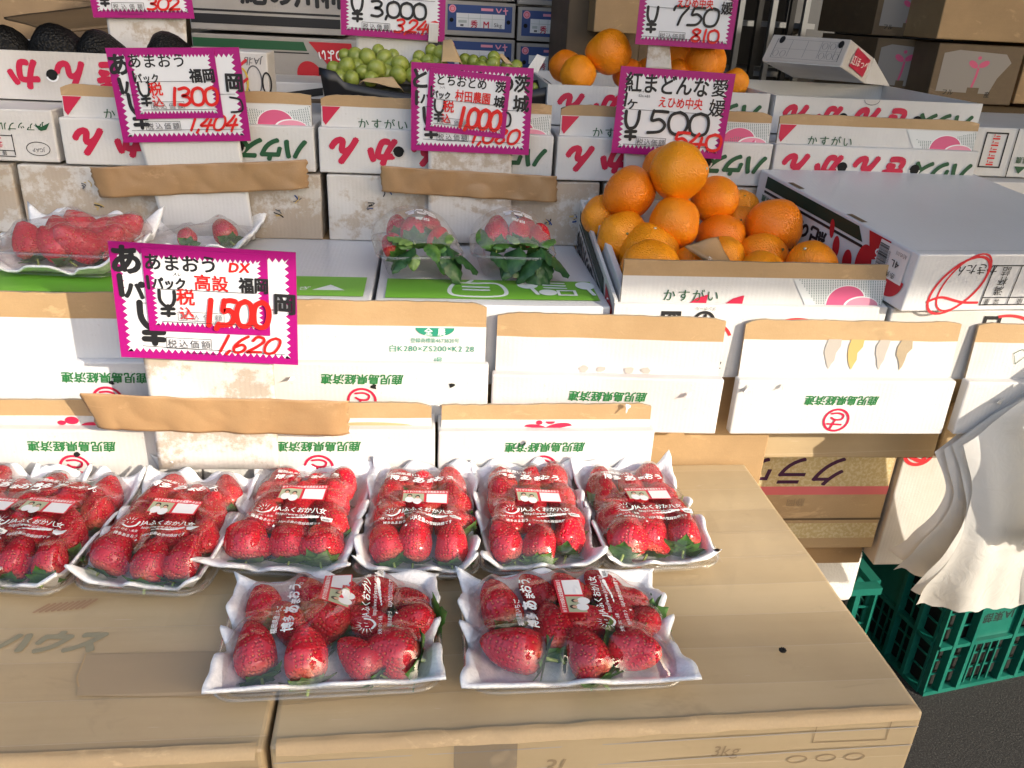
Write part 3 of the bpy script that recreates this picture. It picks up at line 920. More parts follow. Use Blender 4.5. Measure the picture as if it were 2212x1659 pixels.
for u in (-.032, -.010, .027, .049): fl.poly([(u + math.cos(t) * .007 * rnd.uniform(.7, 1.2), h_ + .005 + math.sin(t) * .0045 * rnd.uniform(.7, 1.2)) for t in [k * .6 for k in range(10)]], 'tear_grey')
fl.build('torn_patch', c)
c, w_, h_ = carton('white_carton', 'clean white carton with four peeled strips down its flap, second row', 'carton', 0.393, 0.693, 0.94, 0.9425, 1.0215, 0.016, R(.2), 'white_board', G1, dict(F2, top=1.098, band=.026, lean=.05, ragged=.002))
coop_print(c, w_, h_, -0.005, h_ * .64)
fl = Flat(flap_map(c))
for u, m_, k_ in ((-.025, 'tear_grey', 1.0), (.006, 'glue', .95), (.044, 'tear_grey', .8), (.074, 'cut_edge', .9)):
    pl = [(.010, .131), (-.008, .131), (-.011, .122), (-.010, .112), (-.006, .104), (-.004, .096), (-.001, .089), (.002, .096), (.005, .103), (.006, .112), (.010, .121)]
    fl.poly([(u + x_ * k_ + rnd.uniform(-.0014, .0014), y_ + (0 if y_ > .13 else rnd.uniform(-.001, .001))) for x_, y_ in pl], m_)
fl.build('torn_patch', c)
c, w_, h_ = carton('white_carton', 'white carton half hidden behind the plastic bags, right end of second row', 'carton', 0.708, 1.005, 0.94, 0.9425, 1.0215, 0.016, 0, 'white_board_b', G1, dict(F2, top=1.098, band=.026, lean=.05))
fl = Flat(flap_map(c)); fl.line(-.086, .115, -.075, .121, .0008, 'ink_green'); fl.line(-.075, .121, -.064, .115, .0008, 'ink_green'); fl.line(-.064, .115, -.080, .100, .0008, 'ink_green'); fl.line(-.086, .115, -.080, .100, .0008, 'ink_green'); fl.build('emblem', c)
def flake(x, z, Y, size, ang, curl=.6, mat='white_board', seed=0, label='small curled paper tear'):
    c_ = min((o for o in COL.objects if o.get('category') == 'carton' and o.name.startswith('white_carton') and o.location.z < 1.0), key=lambda o: abs(o.location.x - x) + abs(o.location.z + .04 - z) * 2)
    rel = Vector((x, Y, z)) - Vector(c_.location)
    mb = MB(); ca, sa = math.cos(ang), math.sin(ang)
    def fn(u, v):
        w_ = (1 - v ** 1.4) * (.8 + .3 * math.sin(v * 9 + seed)) * size * .4
        a_, b_ = (u - .5) * 2 * w_, v * size
        return (rel.x + a_ * ca - b_ * sa, rel.y - .0008 - (v ** 1.6) * size * curl - abs(u - .5) * size * .15 * v, rel.z + a_ * sa + b_ * ca)
    mb.grid(fn, 4, 8, mat); mb.build('torn_flap', c_, solid=.0005)
for x, z, Y, sz, an in ((-.06, .972, .930, .030, 2.6), (.020, .985, .926, .018, .9), (-.335, .925, .898, .030, -1.2), (.245, 1.000, .912, .010, 2.8), (.41, 1.012, .936, .014, 1.7), (.455, 1.018, .936, .008, 2.4), (.76, .995, .936, .012, 1.4), (.33, 1.006, .936, .010, 2.0), (.12, .955, .896, .010, 2.2), (-.17, 1.020, .940, .009, 1.9)):
    flake(x, z, Y, sz, an, seed=x * 50)
# plain cartons right behind them that carry the upper rows
carton('supply_carton', 'brown support carton hidden behind the left rows', 'carton', -0.62, 0.066, 0.985, 0.0, 0.992, 0.62, 0, 'kraft_board')
carton('supply_carton', 'brown support carton hidden under the orange tray', 'carton', 0.07, 0.47, 0.985, 0.0, 1.012, 0.62, 0, 'kraft_board')

# --- strawberry cartons laid flat as a display shelf
G2 = 'white and lime green cartons laid flat as a shelf'
def shelf_carton(label, x0, x1, yf, yaw):
    c, w_, h_ = carton('strawberry_carton', label, 'carton', x0, x1, yf, 0.995, 1.105, 0.295, yaw, 'white_glossy', G2, amp=.0008)
    fl = Flat(top_map(h_ + .001))
    fl.rect(-w_ / 2 + .012, .020, w_ / 2 - .010, .098, 'lime_green')
    return c, w_, h_, fl
c, w_, h_, fl = shelf_carton('lime banded carton under the wrapped strawberry tray beside the price card', -0.64, -0.079, 0.9755, R(.4))
fl.text('JA全農とちぎ', .155, .048, .016, 'lime_white', bold=.01); fl.poly([(.205, .042), (.246, .042), (.226, .064)], 'lime_white')
fl.build('lettering', c)
c, w_, h_, fl = shelf_carton('lime banded carton under the two leafy strawberry clamshells', -0.0735, 0.224, 0.976, R(.6))
for q in (((-.048, .080), (-.02, .083), (.012, .080), (.014, .034), (-.05, .034), (-.048, .080)), ((-.036, .068), (-.004, .066)), ((-.036, .055), (-.004, .054)), ((-.03, .084), (-.024, .094))): fl.stroke(q, .0055, 'lime_white')
fl.ellipse(.050, .078, .014, .016, 'lime_white'); fl.stroke([(.054, .066), (.060, .040)], .0055, 'lime_white')
for k in range(3): fl.stroke([(.072, .088 - k * .011), (.100, .086 - k * .011)], .0045, 'lime_white')
fl.ellipse(.074, .046, .012, .012, 'lime_white'); fl.box(.086, .034, .112, .056, .004, 'lime_white')
fl.ellipse(.128, .076, .013, .016, 'lime_white'); fl.stroke([(.130, .064), (.134, .038)], .0055, 'lime_white')
fl.build('lettering', c)

# --- worn white cartons behind the shelf
G3 = 'scuffed white cartons behind the shelf'
for i, (x0, x1, lb) in enumerate(((-0.98, -0.609, 'scuffed white carton cut off by the left picture edge behind the shelf'),
                                  (-0.600, -0.171, 'scuffed peeling carton behind the wrapped strawberry tray'),
                                  (-0.162, 0.252, 'scuffed peeling carton behind the two leafy clamshells'),
                                  (0.260, 0.62, 'scuffed white carton mostly hidden behind the orange pile'))):
    c, w_, h_ = carton('scuffed_carton', lb, 'carton', x0, x1, 1.262, 1.1055, 1.2045, 0.28, 0, 'white_worn', G3, amp=.002)
    fl = Flat(front_map(-.003))
    for k in range(5 if i else 3):
        cu, cv = rnd.choice([-1, 1]) * rnd.uniform(.08, w_ / 2 - .03), rnd.uniform(.03, h_ - .02)
        for q in range(rnd.randint(3, 5)):
            p = [(cu + rnd.uniform(-.007, .007), cv + rnd.uniform(-.006, .006)) for _ in range(2)]
            fl.stroke([p[0], ((p[0][0] + p[1][0]) / 2 + .002, (p[0][1] + p[1][1]) / 2), p[1]], rnd.uniform(.0012, .0026), rnd.choice(['ink_black', 'ink_grey', 'ink_blue', 'glue']))
    fl.build('scuff_mark', c)
carton('supply_carton', 'brown support carton hidden under the scuffed white cartons', 'carton', -0.95, 0.62, 1.266, 0.993, 1.105, 0.33, 0, 'kraft_board')

# --- fruit cartons printed upside down
G4 = 'white fruit cartons printed upside down in crimson'
def kinkan(root, wd, h, cv=None, size=0.042, xs=None):
    """the print of one lid: upside down, crimson fruit name and green word"""
    fl = Flat(front_map(-0.002))
    cv = h * .5 if cv is None else cv
    for ch, fx, m_ in (('ん', -.40, 'ink_crimson'), ('か', -.235, 'ink_crimson'), ('ん', -.055, 'ink_crimson'), ('き', .09, 'ink_crimson')):
        fl.text(ch, fx * wd, cv, size, m_, rot=math.pi, bold=.125, shear=.22)
    fl.text('ハウス', .325 * wd, cv - .001, size * .82, 'ink_green', rot=math.pi, bold=.10, shear=.32, sx=1.02, gap=-.1)
    for fx in (-.165, .195): fl.ellipse(fx * wd, cv + .001, .0085, .0085, 'hole_dark', n=18); fl.ring(fx * wd, cv + .001, .0095, .0095, .0022, 'white_board_b', a0=math.pi, a1=2 * math.pi)
    fl.build('lettering', root)


def peach_print(root, wd, h, z0f, ribbon=True, dots=True, text=True, x0=None, x1=None):
    """flap print: green hiragana at the left, dotted ground and two pink peaches at the right"""
    z_lo, z_hi = h - .004, root['_band']
    fl = Flat(flap_map(root), 0.0005, 0.00003)
    L, Rr = (-wd / 2 + .006 if x0 is None else x0), (wd / 2 - .006 if x1 is None else x1)
    W = Rr - L
    if text: fl.text('かすがい', L + .26 * W, z_lo + (z_hi - z_lo) * .30, .017, 'ink_green', bold=.012, gap=.12)
    if ribbon:
        fl.poly([(L, z_hi), (L, z_lo + .012), (L + .004, z_lo + .006), (L + .026, z_hi)], 'ink_crimson')
    fl.poly([(L + .64 * W, z_hi - .001), (Rr, z_hi - .001), (Rr, z_lo), (L + .70 * W, z_lo)], 'panel_grey')
    if dots:
        zz = z_hi - .0022; k = 0
        while zz > z_lo:
            u = L + .655 * W + (z_hi - zz) * .9 + (k % 2) * .0016
            fl.put([q for u_ in np.arange(u, Rr - .001, .0032) for q in ((u_, zz), (u_ + .0014, zz), (u_ + .0017, zz + .0012), (u_ + .0003, zz + .0012))],
                   [tuple(range(4 * i, 4 * i + 4)) for i in range(len(np.arange(u, Rr - .001, .0032)))], 'ink_dotgreen')
            zz -= .0022; k += 1
    cu = L + .855 * W
    H_ = z_hi - z_lo
    pk = [(cu - .026 * math.cos(t) , z_lo + H_ * .76 * math.sin(t) ** .8) for t in [math.pi * q / 22 for q in range(23)]]
    fl.poly([(p[0] * 1.0 + (p[0] - cu) * .06, p[1] + .001) for p in pk], 'ink_white'); fl.poly(pk, 'ink_pink')
    fl.ellipse(cu + .022, z_lo, .024, (z_hi - z_lo) * .38, 'ink_white', a0=0, a1=math.pi); fl.ellipse(cu + .023, z_lo, .022, (z_hi - z_lo) * .33, 'ink_palepink', a0=0, a1=math.pi)
    fl.build('logo', root)


F4 = dict(top=1.316, band=0.015, back=0.012, lean=0.05)
c, w_, h_ = carton('fruit_carton', 'white carton with small table print and a green hill emblem, left edge', 'carton', -0.93, -0.541, 1.268, 1.2085, 1.281, 0.30, 0, 'white_board_b', None, None)
fl = Flat(front_map(-.002))
fl.text('JAアップル', .150, .049, .0125, 'ink_green', rot=math.pi, bold=.02); fl.text('あお', .092, .049, .015, 'ink_red', rot=math.pi, bold=.05)
fl.poly([(.168, .052), (.176, .044), (.184, .046), (.190, .056), (.184, .053), (.178, .050)], 'ink_green')
fl.ring(.168, .019, .0165, .010, .001, 'ink_black'); fl.text('JGAP', .168, .017, .0075, 'ink_grey', rot=math.pi)
for v in (.038, .017, .009): fl.line(.02, v, .135, v - .002, .0012, 'ink_black')
for u in (.09, .135): fl.line(u, .009, u, .038, .0012, 'ink_black')
fl.text('秀', .113, .026, .016, 'ink_crimson', rot=math.pi); fl.text('21', .062, .026, .018, 'ink_crimson', rot=math.pi); fl.text('等級', .113, .012, .007, 'ink_black', rot=math.pi, gap=1.2)
fl.build('lettering', c)
for (x0, x1, lb, kw) in ((-0.532, -0.1765, 'upside down printed fruit carton behind the middle left price card', {}),
                         (-0.1705, 0.1765, 'upside down printed fruit carton behind the centre price card', {}),
                         (0.1825, 0.517, 'upside down printed fruit carton behind the orange price card', {}),
                         (0.5215, 0.853, 'upside down printed fruit carton with notched edge above the white lid', {})):
    c, w_, h_ = carton('fruit_carton', lb, 'carton', x0, x1, 1.264, 1.2075, 1.2725, 0.29, 0, 'white_board', G4, F4)
    c['_band'] = h_ + (1.316 - 1.2725) - .0155
    kinkan(c, w_, h_, h_ * .5)
    peach_print(c, w_, h_, 0)
# upper row
G5 = 'upper white fruit cartons printed upside down'
c, w_, h_ = open_carton('fruit_carton', 'open fruit carton holding the dark avocados', 'carton', -0.93, -0.40, 1.36, 1.2835, 1.352, 0.27, 0, 'white_board_b', G5, floor=.03)
fl = Flat(front_map(-.0015))
for ch, u in (('か', .066), ('ん', .133), ('き', .188)): fl.text(ch, u - .01, .036, .046, 'ink_crimson', rot=math.pi, bold=.10, shear=-.02)
fl.ellipse(.096, .036, .0085, .0085, 'hole_dark'); fl.ring(.096, .036, .0095, .0095, .0025, 'ink_white', a0=math.pi * 1.1, a1=2 * math.pi)
fl.build('lettering', c)
c, w_, h_ = open_carton('fruit_carton', 'open fruit carton holding the smaller upper heap of oranges', 'carton', 0.176, 0.541, 1.37, 1.2755, 1.336, 0.29, 0, 'white_board', G5, floor=.02)
kinkan(c, w_, h_, h_ * .48)
c, w_, h_ = open_carton('fruit_carton', 'empty open fruit carton with a thumb notch beside the oranges', 'carton', 0.549, 0.908, 1.37, 1.2755, 1.334, 0.33, R(.6), 'white_board', G5, floor=.01)
kinkan(c, w_, h_, h_ * .45)
fl = Flat(front_map(-.0017)); fl.ellipse(-.015, h_ - .0005, .013, .008, 'white_board_b', a0=math.pi, a1=2 * math.pi); fl.ring(-.015, h_ - .0005, .0135, .0085, .001, 'ink_grey', a0=math.pi, a1=2 * math.pi); fl.build('thumb_notch', c)
carton('supply_carton', 'brown support carton hidden behind the upper fruit cartons', 'carton', -0.95, 0.95, 1.615, 0, 1.272, 0.3, 0, 'kraft_dark')


# --- the tray of big oranges in front
oc, w_, h_ = open_carton('orange_carton', 'open white carton holding the big front pile of oranges', 'carton', 0.226, 0.588, 0.968, 1.013, 1.164, 0.285, R(.8), 'white_board', None, zs=(.1005, .104, .1025, .100), floor=.045)
SL = .225
for v_ in oc.children[0].data.vertices: v_.co.z += SL * v_.co.y
mb = MB()
for sg in (-1, 1):
    xa = sg * (w_ / 2 - .0095)
    softbox(mb, min(xa, xa - sg * .0085), max(xa, xa - sg * .0085), .017, .270, .02, .114, 'white_glossy', .0005, 3 + sg)
softbox(mb, -w_ / 2 + .010, w_ / 2 - .010, .2705, .277, .02, .112, 'white_glossy', .0005, 8)
for i_, p_ in enumerate(mb.v): mb.v[i_] = (p_[0], p_[1], p_[2] + SL * p_[1])
mb.build('inner_tray', oc, .0015)
SB[0] = (.226 * 7, .0008)
oc['_fl'] = (0.012, 0.04, 0.095, 1.0, 3.0, .0015, 3.0); oc['_band'] = 0.1335
mb = MB(); L, Rr = -w_ / 2 + .010, w_ / 2 - .003
for za, zb, m_ in ((.05, .1335, 'white_board'), (.1335, .1535, 'kraft_band')):
    def fr(u, v, za=za, zb=zb):
        z = za + (zb - za) * v
        return (L + (Rr - L) * u, .012 + (z - .095) * .04 + nz((L + (Rr - L) * u, z, 1), 3, .0015, 3), z + (nz((u * 3, 1, 4), 2.5, .0012, 1) if v == 1 and zb > .15 else 0))
    mb.grid(fr, 24, 4, m_); mb.grid(lambda u, v, fr=fr: (fr(u, v)[0], fr(u, v)[1] + .004, fr(u, v)[2]), 24, 4, m_, flip=True)
    if zb > .15: mb.grid(lambda u, v, fr=fr: (fr(u, 1)[0], fr(u, 1)[1] + .004 * v, fr(u, 1)[2]), 24, 1, 'cut_edge', smooth=False)
    mb.grid(lambda u, v, fr=fr: (fr(0, v)[0], fr(0, v)[1] + .004 * (1 - u), fr(0, v)[2]), 1, 4, 'cut_edge', smooth=False)
    mb.grid(lambda u, v, fr=fr: (fr(1, v)[0], fr(1, v)[1] + .004 * u, fr(1, v)[2]), 1, 4, 'cut_edge', smooth=False)
mb.build('raised_flap', oc)
peach_print(oc, w_, .1025, 0, ribbon=False, x0=L, x1=Rr)
fl = Flat(flap_map(oc))
for u in (-.060, -.012): fl.poly([(u - .022, .0985), (u - .012, .106), (u, .110), (u + .002, .110), (u + .001, .0985)], 'ink_crimson')
fl.build('petal_mark', oc)
fl = Flat(front_map(-.0016))
for u in (-.072, .062): fl.ring(u, .047, .052, .038, .004, 'ink_redline', rot=.0, a0=.35, a1=2.8)
fl.box(-.120, .068, -.094, .092, .005, 'ink_black'); fl.stroke([(-.112, .076), (-.102, .084), (-.106, .088), (-.112, .083)], .003, 'ink_black')
fl.ring(-.063, .078, .015, .015, .004, 'ink_black'); fl.stroke([(-.071, .078), (-.055, .080)], .004, 'ink_black'); fl.stroke([(-.064, .070), (-.062, .087)], .004, 'ink_black'); fl.stroke([(-.070, .071), (-.056, .072)], .003, 'ink_black')
fl.text('ウレタン:PUR', -.142, .072, .0055, 'ink_grey', rot=math.pi); fl.text('ネット:PE', -.142, .079, .0055, 'ink_grey', rot=math.pi)
fl.text('ダンボール', -.063, .096, .0055, 'ink_grey', rot=math.pi); fl.text('パッド', -.084, .077, .0045, 'ink_grey', rot=math.pi); fl.text('外箱', -.084, .071, .0045, 'ink_grey', rot=math.pi)
fl.text('紀の川', .079, .018, .019, 'ink_black', rot=math.pi, bold=.04, shear=.1); fl.text('柿', -.04, .018, .019, 'ink_black', rot=math.pi, bold=.04)
fl.build('lettering', oc)
fl = Flat(lambda u, v, h: (-w_ / 2 - .0006 - h, -u, v - SL * u))
fl.poly([(-.272, .094), (-.075, .094), (-.065, .074), (-.272, .078)], 'ink_darkgreen'); fl.poly([(-.272, .074), (-.064, .070), (-.062, .066), (-.272, .070)], 'ink_darkgreen')
fl.text('紀の川柿', -.205, .046, .036, 'ink_black', rot=math.pi, bold=.05, sx=1.05)
fl.poly([(-.058, .096), (-.010, .088), (-.006, .030), (-.030, .012)], 'ink_ovalred'); fl.text('味のよい', -.030, .058, .020, 'ink_white', rot=math.pi / 2 + .25, bold=.03, sx=.8); fl.ellipse(-.044, .030, .006, .008, 'hole_dark')
for u, v, a_, b_, r_ in ((-.066, .026, .009, .026, -.1), (-.088, .020, .007, .022, -.1), (-.104, .034, .005, .022, -.15), (-.122, .050, .0025, .014, -.1)): fl.ellipse(u, v, a_, b_, 'ink_ovalred', rot=r_)
fl.build('lettering', oc)
# carton lying beside it under the closed persimmon carton
c, w_, h_ = carton('white_carton', 'white carton with black recycling marks under the closed red dotted carton', 'carton', 0.592, 0.96, 0.966, 1.013, 1.1135, 0.28, 0, 'white_board_b')
fl = Flat(front_map(-.0022))
fl.box(-.055, .070, -.030, .093, .005, 'ink_black'); fl.ring(.022, .078, .015, .013, .004, 'ink_black'); fl.stroke([(.014, .078), (.030, .080)], .004, 'ink_black'); fl.stroke([(.021, .070), (.023, .087)], .004, 'ink_black')
fl.text('紀の', .075, .045, .02, 'ink_black', rot=math.pi, bold=.04); fl.ring(-.02, .06, .05, .036, .004, 'ink_redline', a0=.4, a1=1.9)
fl.build('lettering', c)

# --- closed persimmon carton lying aslant on top, printed upside down
O = Vector((.5955, .952, 1.1145)); X = Vector((.997, .075, .004)).normalized(); Yd = Vector((-.30, .93, .135)).normalized()
Zd = X.cross(Yd).normalized(); Yn = Zd.cross(X).normalized()
root = empty('persimmon_carton', O, 0, 'closed white carton with red ovals and black stripes lying aslant', 'carton')
LX, LY, LZ = .36, .325, .078
def lp(u, v, h): return X * u + Yd * v + Zd * h + Vector((.02, .06, 0)) * h
mb = MB(); n1, n2, n3 = 12, 12, 5
def G(fn, a, b): mb.grid(lambda u, v: (lambda p: p + Vector((nz(p, 9, .0004, 3), nz(p, 9, .0004, 7), nz(p, 9, .0004, 9))))(fn(u, v)), a, b, 'white_glossy', smooth=False)
G(lambda u, v: lp(u * LX, 0, v * LZ), n1, n3); G(lambda u, v: lp(0, (1 - u) * LY, v * LZ), n2, n3); G(lambda u, v: lp(LX, u * LY, v * LZ), n2, n3)
G(lambda u, v: lp((1 - u) * LX, LY, v * LZ), n1, n3); G(lambda u, v: lp(u * LX, v * LY, LZ), n1, n2); G(lambda u, v: lp(u * LX, (1 - v) * LY, 0), n1, n2)
ob = mb.build('body', root)
m_ = ob.modifiers.new('weld', 'WELD'); m_.merge_threshold = .0004
m_ = ob.modifiers.new('bevel', 'BEVEL'); m_.width = .002; m_.segments = 2; m_.limit_method = 'ANGLE'; m_.angle_limit = R(50)
fl = Flat(lambda u, v, h: lp(-h - .0003, -u, v))        # left side; u = -distance from the front corner
fl.poly([(-.305, .0735), (-.105, .0735), (-.092, .056), (-.305, .056)], 'ink_darkgreen'); fl.poly([(-.305, .0525), (-.091, .0525), (-.088, .0485), (-.305, .0485)], 'ink_black')
fl.text('紀の川柿', -.225, .028, .030, 'ink_black', rot=math.pi, bold=.055, sx=1.15); fl.text('県農', -.297, .040, .011, 'ink_green', rot=math.pi, bold=.03); fl.poly([(-.304, .026), (-.290, .026), (-.297, .012)], 'ink_green')
fl.poly([(-.086, .0755), (-.046, .0755), (-.046, .052), (-.072, .04)], 'ink_ovalred'); fl.text('ら', -.060, .052, .018, 'ink_white', rot=math.pi, bold=.03)
for u, v, a_, b_, r_ in ((-.150, .052, .0045, .013, .25), (-.134, .032, .0065, .015, .2), (-.108, .022, .0085, .016, .15)): fl.ellipse(u, v, a_, b_, 'ink_ovalred', rot=r_)
fl.ellipse(-.080, .030, .014, .027, 'ink_ovalred', rot=.06)
fl.ellipse(-.032, .035, .024, .027, 'ink_ovalred', a0=math.pi, a1=2 * math.pi); fl.ellipse(-.056, .037, .006, .006, 'hole_dark')
fl.rect(-.062, .030, -.012, .0735, 'paper_label')
x_ = -.058
for k in range(26):
    ww = rnd.choice((.0004, .0006, .001)); fl.line(-.0605, .0400 + k * .00117, -.0445, .0400 + k * .00117, ww, 'ink_barcode')
fl.text('0820203１', -.0415, .054, .0045, 'ink_grey', rot=-math.pi / 2); fl.text('4L', -.029, .052, .013, 'ink_black', rot=math.pi, bold=.01); fl.text('紀の川', -.023, .067, .006, 'ink_grey', rot=math.pi); fl.text('赤秀', -.031, .037, .0085, 'ink_black', rot=math.pi)
fl.build('lettering', root)
fl = Flat(lambda u, v, h: lp(u, -h - .0003, v))
fl.text('かきたん', .085, .057, .015, 'ink_black', rot=math.pi, bold=.01, jit=.2)
fl.ring(.068, .036, .047, .029, .0035, 'ink_redline', rot=.9); fl.ring(.074, .040, .044, .026, .0025, 'ink_redline', rot=1.05)
fl.stroke([(.032, .014), (.05, .02), (.08, .013), (.104, .012)], .0035, 'ink_redline')
fl.box(.108, .008, .36, .064, .0016, 'ink_black'); fl.line(.108, .019, .36, .019, .0014, 'ink_black'); fl.line(.148, .008, .148, .064, .0014, 'ink_black'); fl.line(.255, .008, .255, .064, .0014, 'ink_black')
fl.text('満杯詰', .128, .042, .0135, 'ink_black', rot=math.pi, vert=True, bold=.01); fl.text('容量', .124, .0135, .0085, 'ink_black', rot=math.pi, gap=.6); fl.text('級', .165, .0135, .0085, 'ink_black', rot=math.pi)
fl.build('lettering', root)
fl = Flat(lambda u, v, h: lp(u, v, LZ + .0003 + h))
fl.rect(.0015, .105, .010, .135, 'kraft_dark'); fl.rect(.0015, .235, .010, .262, 'kraft_dark'); fl.line(.004, .010, .36, .010, .001, 'ink_greydot')
fl.build('hand_slot', root)

# --- things at the right of the fruit cartons
c, w_, h_ = carton('label_carton', 'small white carton with red upright label and green stripe', 'carton', 0.865, 1.20, 1.30, 1.228, 1.305, 0.25, R(-2), 'white_board')
fl = Flat(front_map(-.002))
fl.box(-.150, .014, -.112, .070, .0025, 'ink_black'); [(fl.rect(-.137, .018 + .0102 * q, -.125, .0205 + .0102 * q, 'ink_red'), fl.rect(-.136, .0225 + .0102 * q, -.1345, .0262 + .0102 * q, 'ink_red'), fl.rect(-.1325, .0222 + .0102 * q, -.1255, .0238 + .0102 * q, 'ink_red')) for q in range(5)]
fl.poly([(-.07, .063), (.1, .063), (.1, .05), (-.07, .05)], 'ink_green'); fl.poly([(-.07, .046), (.1, .046), (.1, .043), (-.07, .043)], 'ink_green')
fl.text('県農', -.078, .028, .011, 'ink_green', rot=math.pi, bold=.03); fl.poly([(-.088, .018), (-.068, .018), (-.078, .006)], 'ink_green'); fl.line(-.098, .0, -.098, .077, .0016, 'hole_dark')
fl.build('lettering', c)
carton('white_carton', 'plain white carton under the label carton at the right edge', 'carton', 0.80, 1.25, 1.27, 1.105, 1.226, 0.3, 0, 'white_board_b')

# --- pile under the right end of the second row
ct, w_, h_ = carton('taped_carton', 'brown taped carton under the peeled white carton', 'carton', 0.455, 0.768, 1.045, 0.845, 0.9405, 0.30, 0, 'taped_top')
carton('taped_carton', 'brown taped carton end behind the hanging bags', 'carton', 0.772, 1.02, 1.045, 0.845, 0.9405, 0.30, 0, 'taped_top')
def speckle():
    m, n, l, b = new_mat('speckle_card'); v = coords(n, l)
    f = tex_noise(n, l, v, 170, 3, 0.6); r = ramp(n, [(0.42, (0.62, 0.53, 0.32)), (0.55, (0.52, 0.41, 0.20))]); l.new(f, r.inputs[0]); l.new(r.outputs[0], b.inputs['Base Color']); b.inputs['Roughness'].default_value = .5
speckle()
gc, w_, h_ = carton('grape_carton', 'cream speckled carton with big purple lettering and a pink tape', 'carton', 0.40, 0.750, 1.105, 0.633, 0.8425, 0.28, 0, 'kraft_light', amp=.0002)
fl = Flat(front_map(-.0024))
fl.rect(-w_ / 2 + .002, .118, w_ / 2 - .004, .2075, 'speckle_card')
fl.text('クラウン', -.025, .152, .060, 'ink_purple', rot=math.pi, bold=.035, shear=.25, sx=1.0)
fl.rect(-w_ / 2 + .001, .108, w_ / 2 - .001, .124, 'tape_pink')
fl.text('静岡', .02, .093, .016, 'ink_faint', rot=math.pi, bold=.01)
fl.rect(-w_ / 2 + .004, .022, w_ / 2 - .003, .052, 'speckle_card')
fl.line(-w_ / 2, .060, w_ / 2, .060, .004, 'kraft_dark')
fl.build('lettering', gc)
carton('brown_carton', 'plain brown carton between the cream carton and the styrofoam box', 'carton', 0.40, 0.755, 1.135, 0.578, 0.6315, 0.28, 0, 'kraft_board')
c, w_, h_ = carton('white_carton', 'white carton with a red ring mark behind the hanging bags', 'carton', 0.758, 1.0, 1.10, 0.60, 0.843, 0.28, 0, 'white_board_b')
fl = Flat(front_map(-.0024)); fl.ring(-.098, .222, .026, .024, .006, 'ink_redline', a0=3.0, a1=6.6); fl.stroke([(-.115, .218), (-.09, .208), (-.085, .228)], .007, 'ink_redline'); fl.build('emblem', c)
# styrofoam box
root = empty('styrofoam_box', (.66, 1.185, .447), 0, 'white styrofoam box between brown carton and green crate', 'box')
mb = MB(); softbox(mb, -.24, .135, 0, .30, 0, .118, 'styrofoam', .0006, 1); mb.build('body', root, .012, 3)
mb = MB(); softbox(mb, -.24, .136, -.002, .302, .1195, .130, 'styrofoam', .0004, 2); mb.build('lid', root, .004, 2)


# --- green lattice crates
def crate(label, loc, rz, W, D, Hh, writing=True):
    root = empty('plastic_crate', loc, rz, label, 'crate', 'green plastic crates on the asphalt')
    m_ = 'crate_green'; t = .006
    def side(mb, u0, u1, mp, cells=4, panel=True):
        """one lattice wall in its own (u, z) plane; mp(u, d, z) places it"""
        def bx(a, b, z0, z1, d0=0.0, d1=t):
            c = [mp(a, d0, z0), mp(b, d0, z0), mp(b, d1, z0), mp(a, d1, z0), mp(a, d0, z1), mp(b, d0, z1), mp(b, d1, z1), mp(a, d1, z1)]
            mb.hexa(c, m_)
        Wd = u1 - u0
        zb = [0, Hh * .07, Hh * .30, Hh * .34, Hh * .62, Hh * .66, Hh * .93, Hh]
        bx(u0, u1, 0, .012, -.004, .012); bx(u0, u1, Hh - .016, Hh, -.010, .012)
        for z in (Hh * .34, Hh * .655): bx(u0 + .0005, u1 - .0005, z, z + .010, -.008, .010)
        ribs = [u0 + Wd * k for k in (0, .13, .30, .70, .87, 1)]
        for u in ribs: bx(max(u0, u - .005), min(u1, u + .005), .0125, Hh - .0165, -.0095 if u not in (u0, u1) else -.002, .0105)
        for i in range(len(ribs) - 1):
            a, b = ribs[i] + .0055, ribs[i + 1] - .0055
            for (z0, z1) in ((.013, Hh * .338), (Hh * .34 + .0105, Hh * .653), (Hh * .655 + .0105, Hh - .017)):
                if i == 2 and z0 > .02 and z1 < Hh * .66 and panel: bx(a, b, z0 + .0002, z1 - .0002, .001, .005); continue
                nn = max(1, int((b - a) / .022)); mmm = max(1, int((z1 - z0) / .035))
                for k in range(1, nn): bx(a + (b - a) * k / nn - .002, a + (b - a) * k / nn + .002, z0, z1, .002, .006)
                for k in range(1, mmm): bx(a, b, z0 + (z1 - z0) * k / mmm - .002, z0 + (z1 - z0) * k / mmm + .002, .0062, .0098)
    for nm, u0, u1, mp in (('front_panel', -W / 2, W / 2, lambda u, d, z: (u, d, z)), ('back_panel', -W / 2, W / 2, lambda u, d, z: (-u, D - d, z)),
                           ('side_panel', .013, D - .013, lambda u, d, z: (-W / 2 + d, D - u, z)), ('side_panel', .013, D - .013, lambda u, d, z: (W / 2 - d, u, z))):
        mb = MB(); side(mb, u0, u1, mp); mb.build(nm, root)
    mb = MB(); mb.box(-W / 2 + .014, W / 2 - .014, .014, D - .014, .002, .006, m_); mb.build('floor_panel', root)
    mb = MB(); mb.box(-W / 2 + .02, W / 2 - .02, .02, D - .02, .0065, Hh * .9, 'hole_dark'); mb.build('inner_shade', root)  # near-black block standing in for the unlit crate interior
    if writing:
        SB[0] = None; fl = Flat(front_map(.001)); fl.text('JA東部', 0.0, Hh * .50, .030, 'ink_black', rot=math.pi, bold=.03); fl.build('lettering', root)
    return root
crate('green lattice crate with black writing below the hanging bags', (1.313, 1.408, 0), R(11), .305, .42, .42)
crate('green lattice crate under the styrofoam box', (.70, 1.23, 0), R(3), .36, .40, .444, False)
mb = MB()
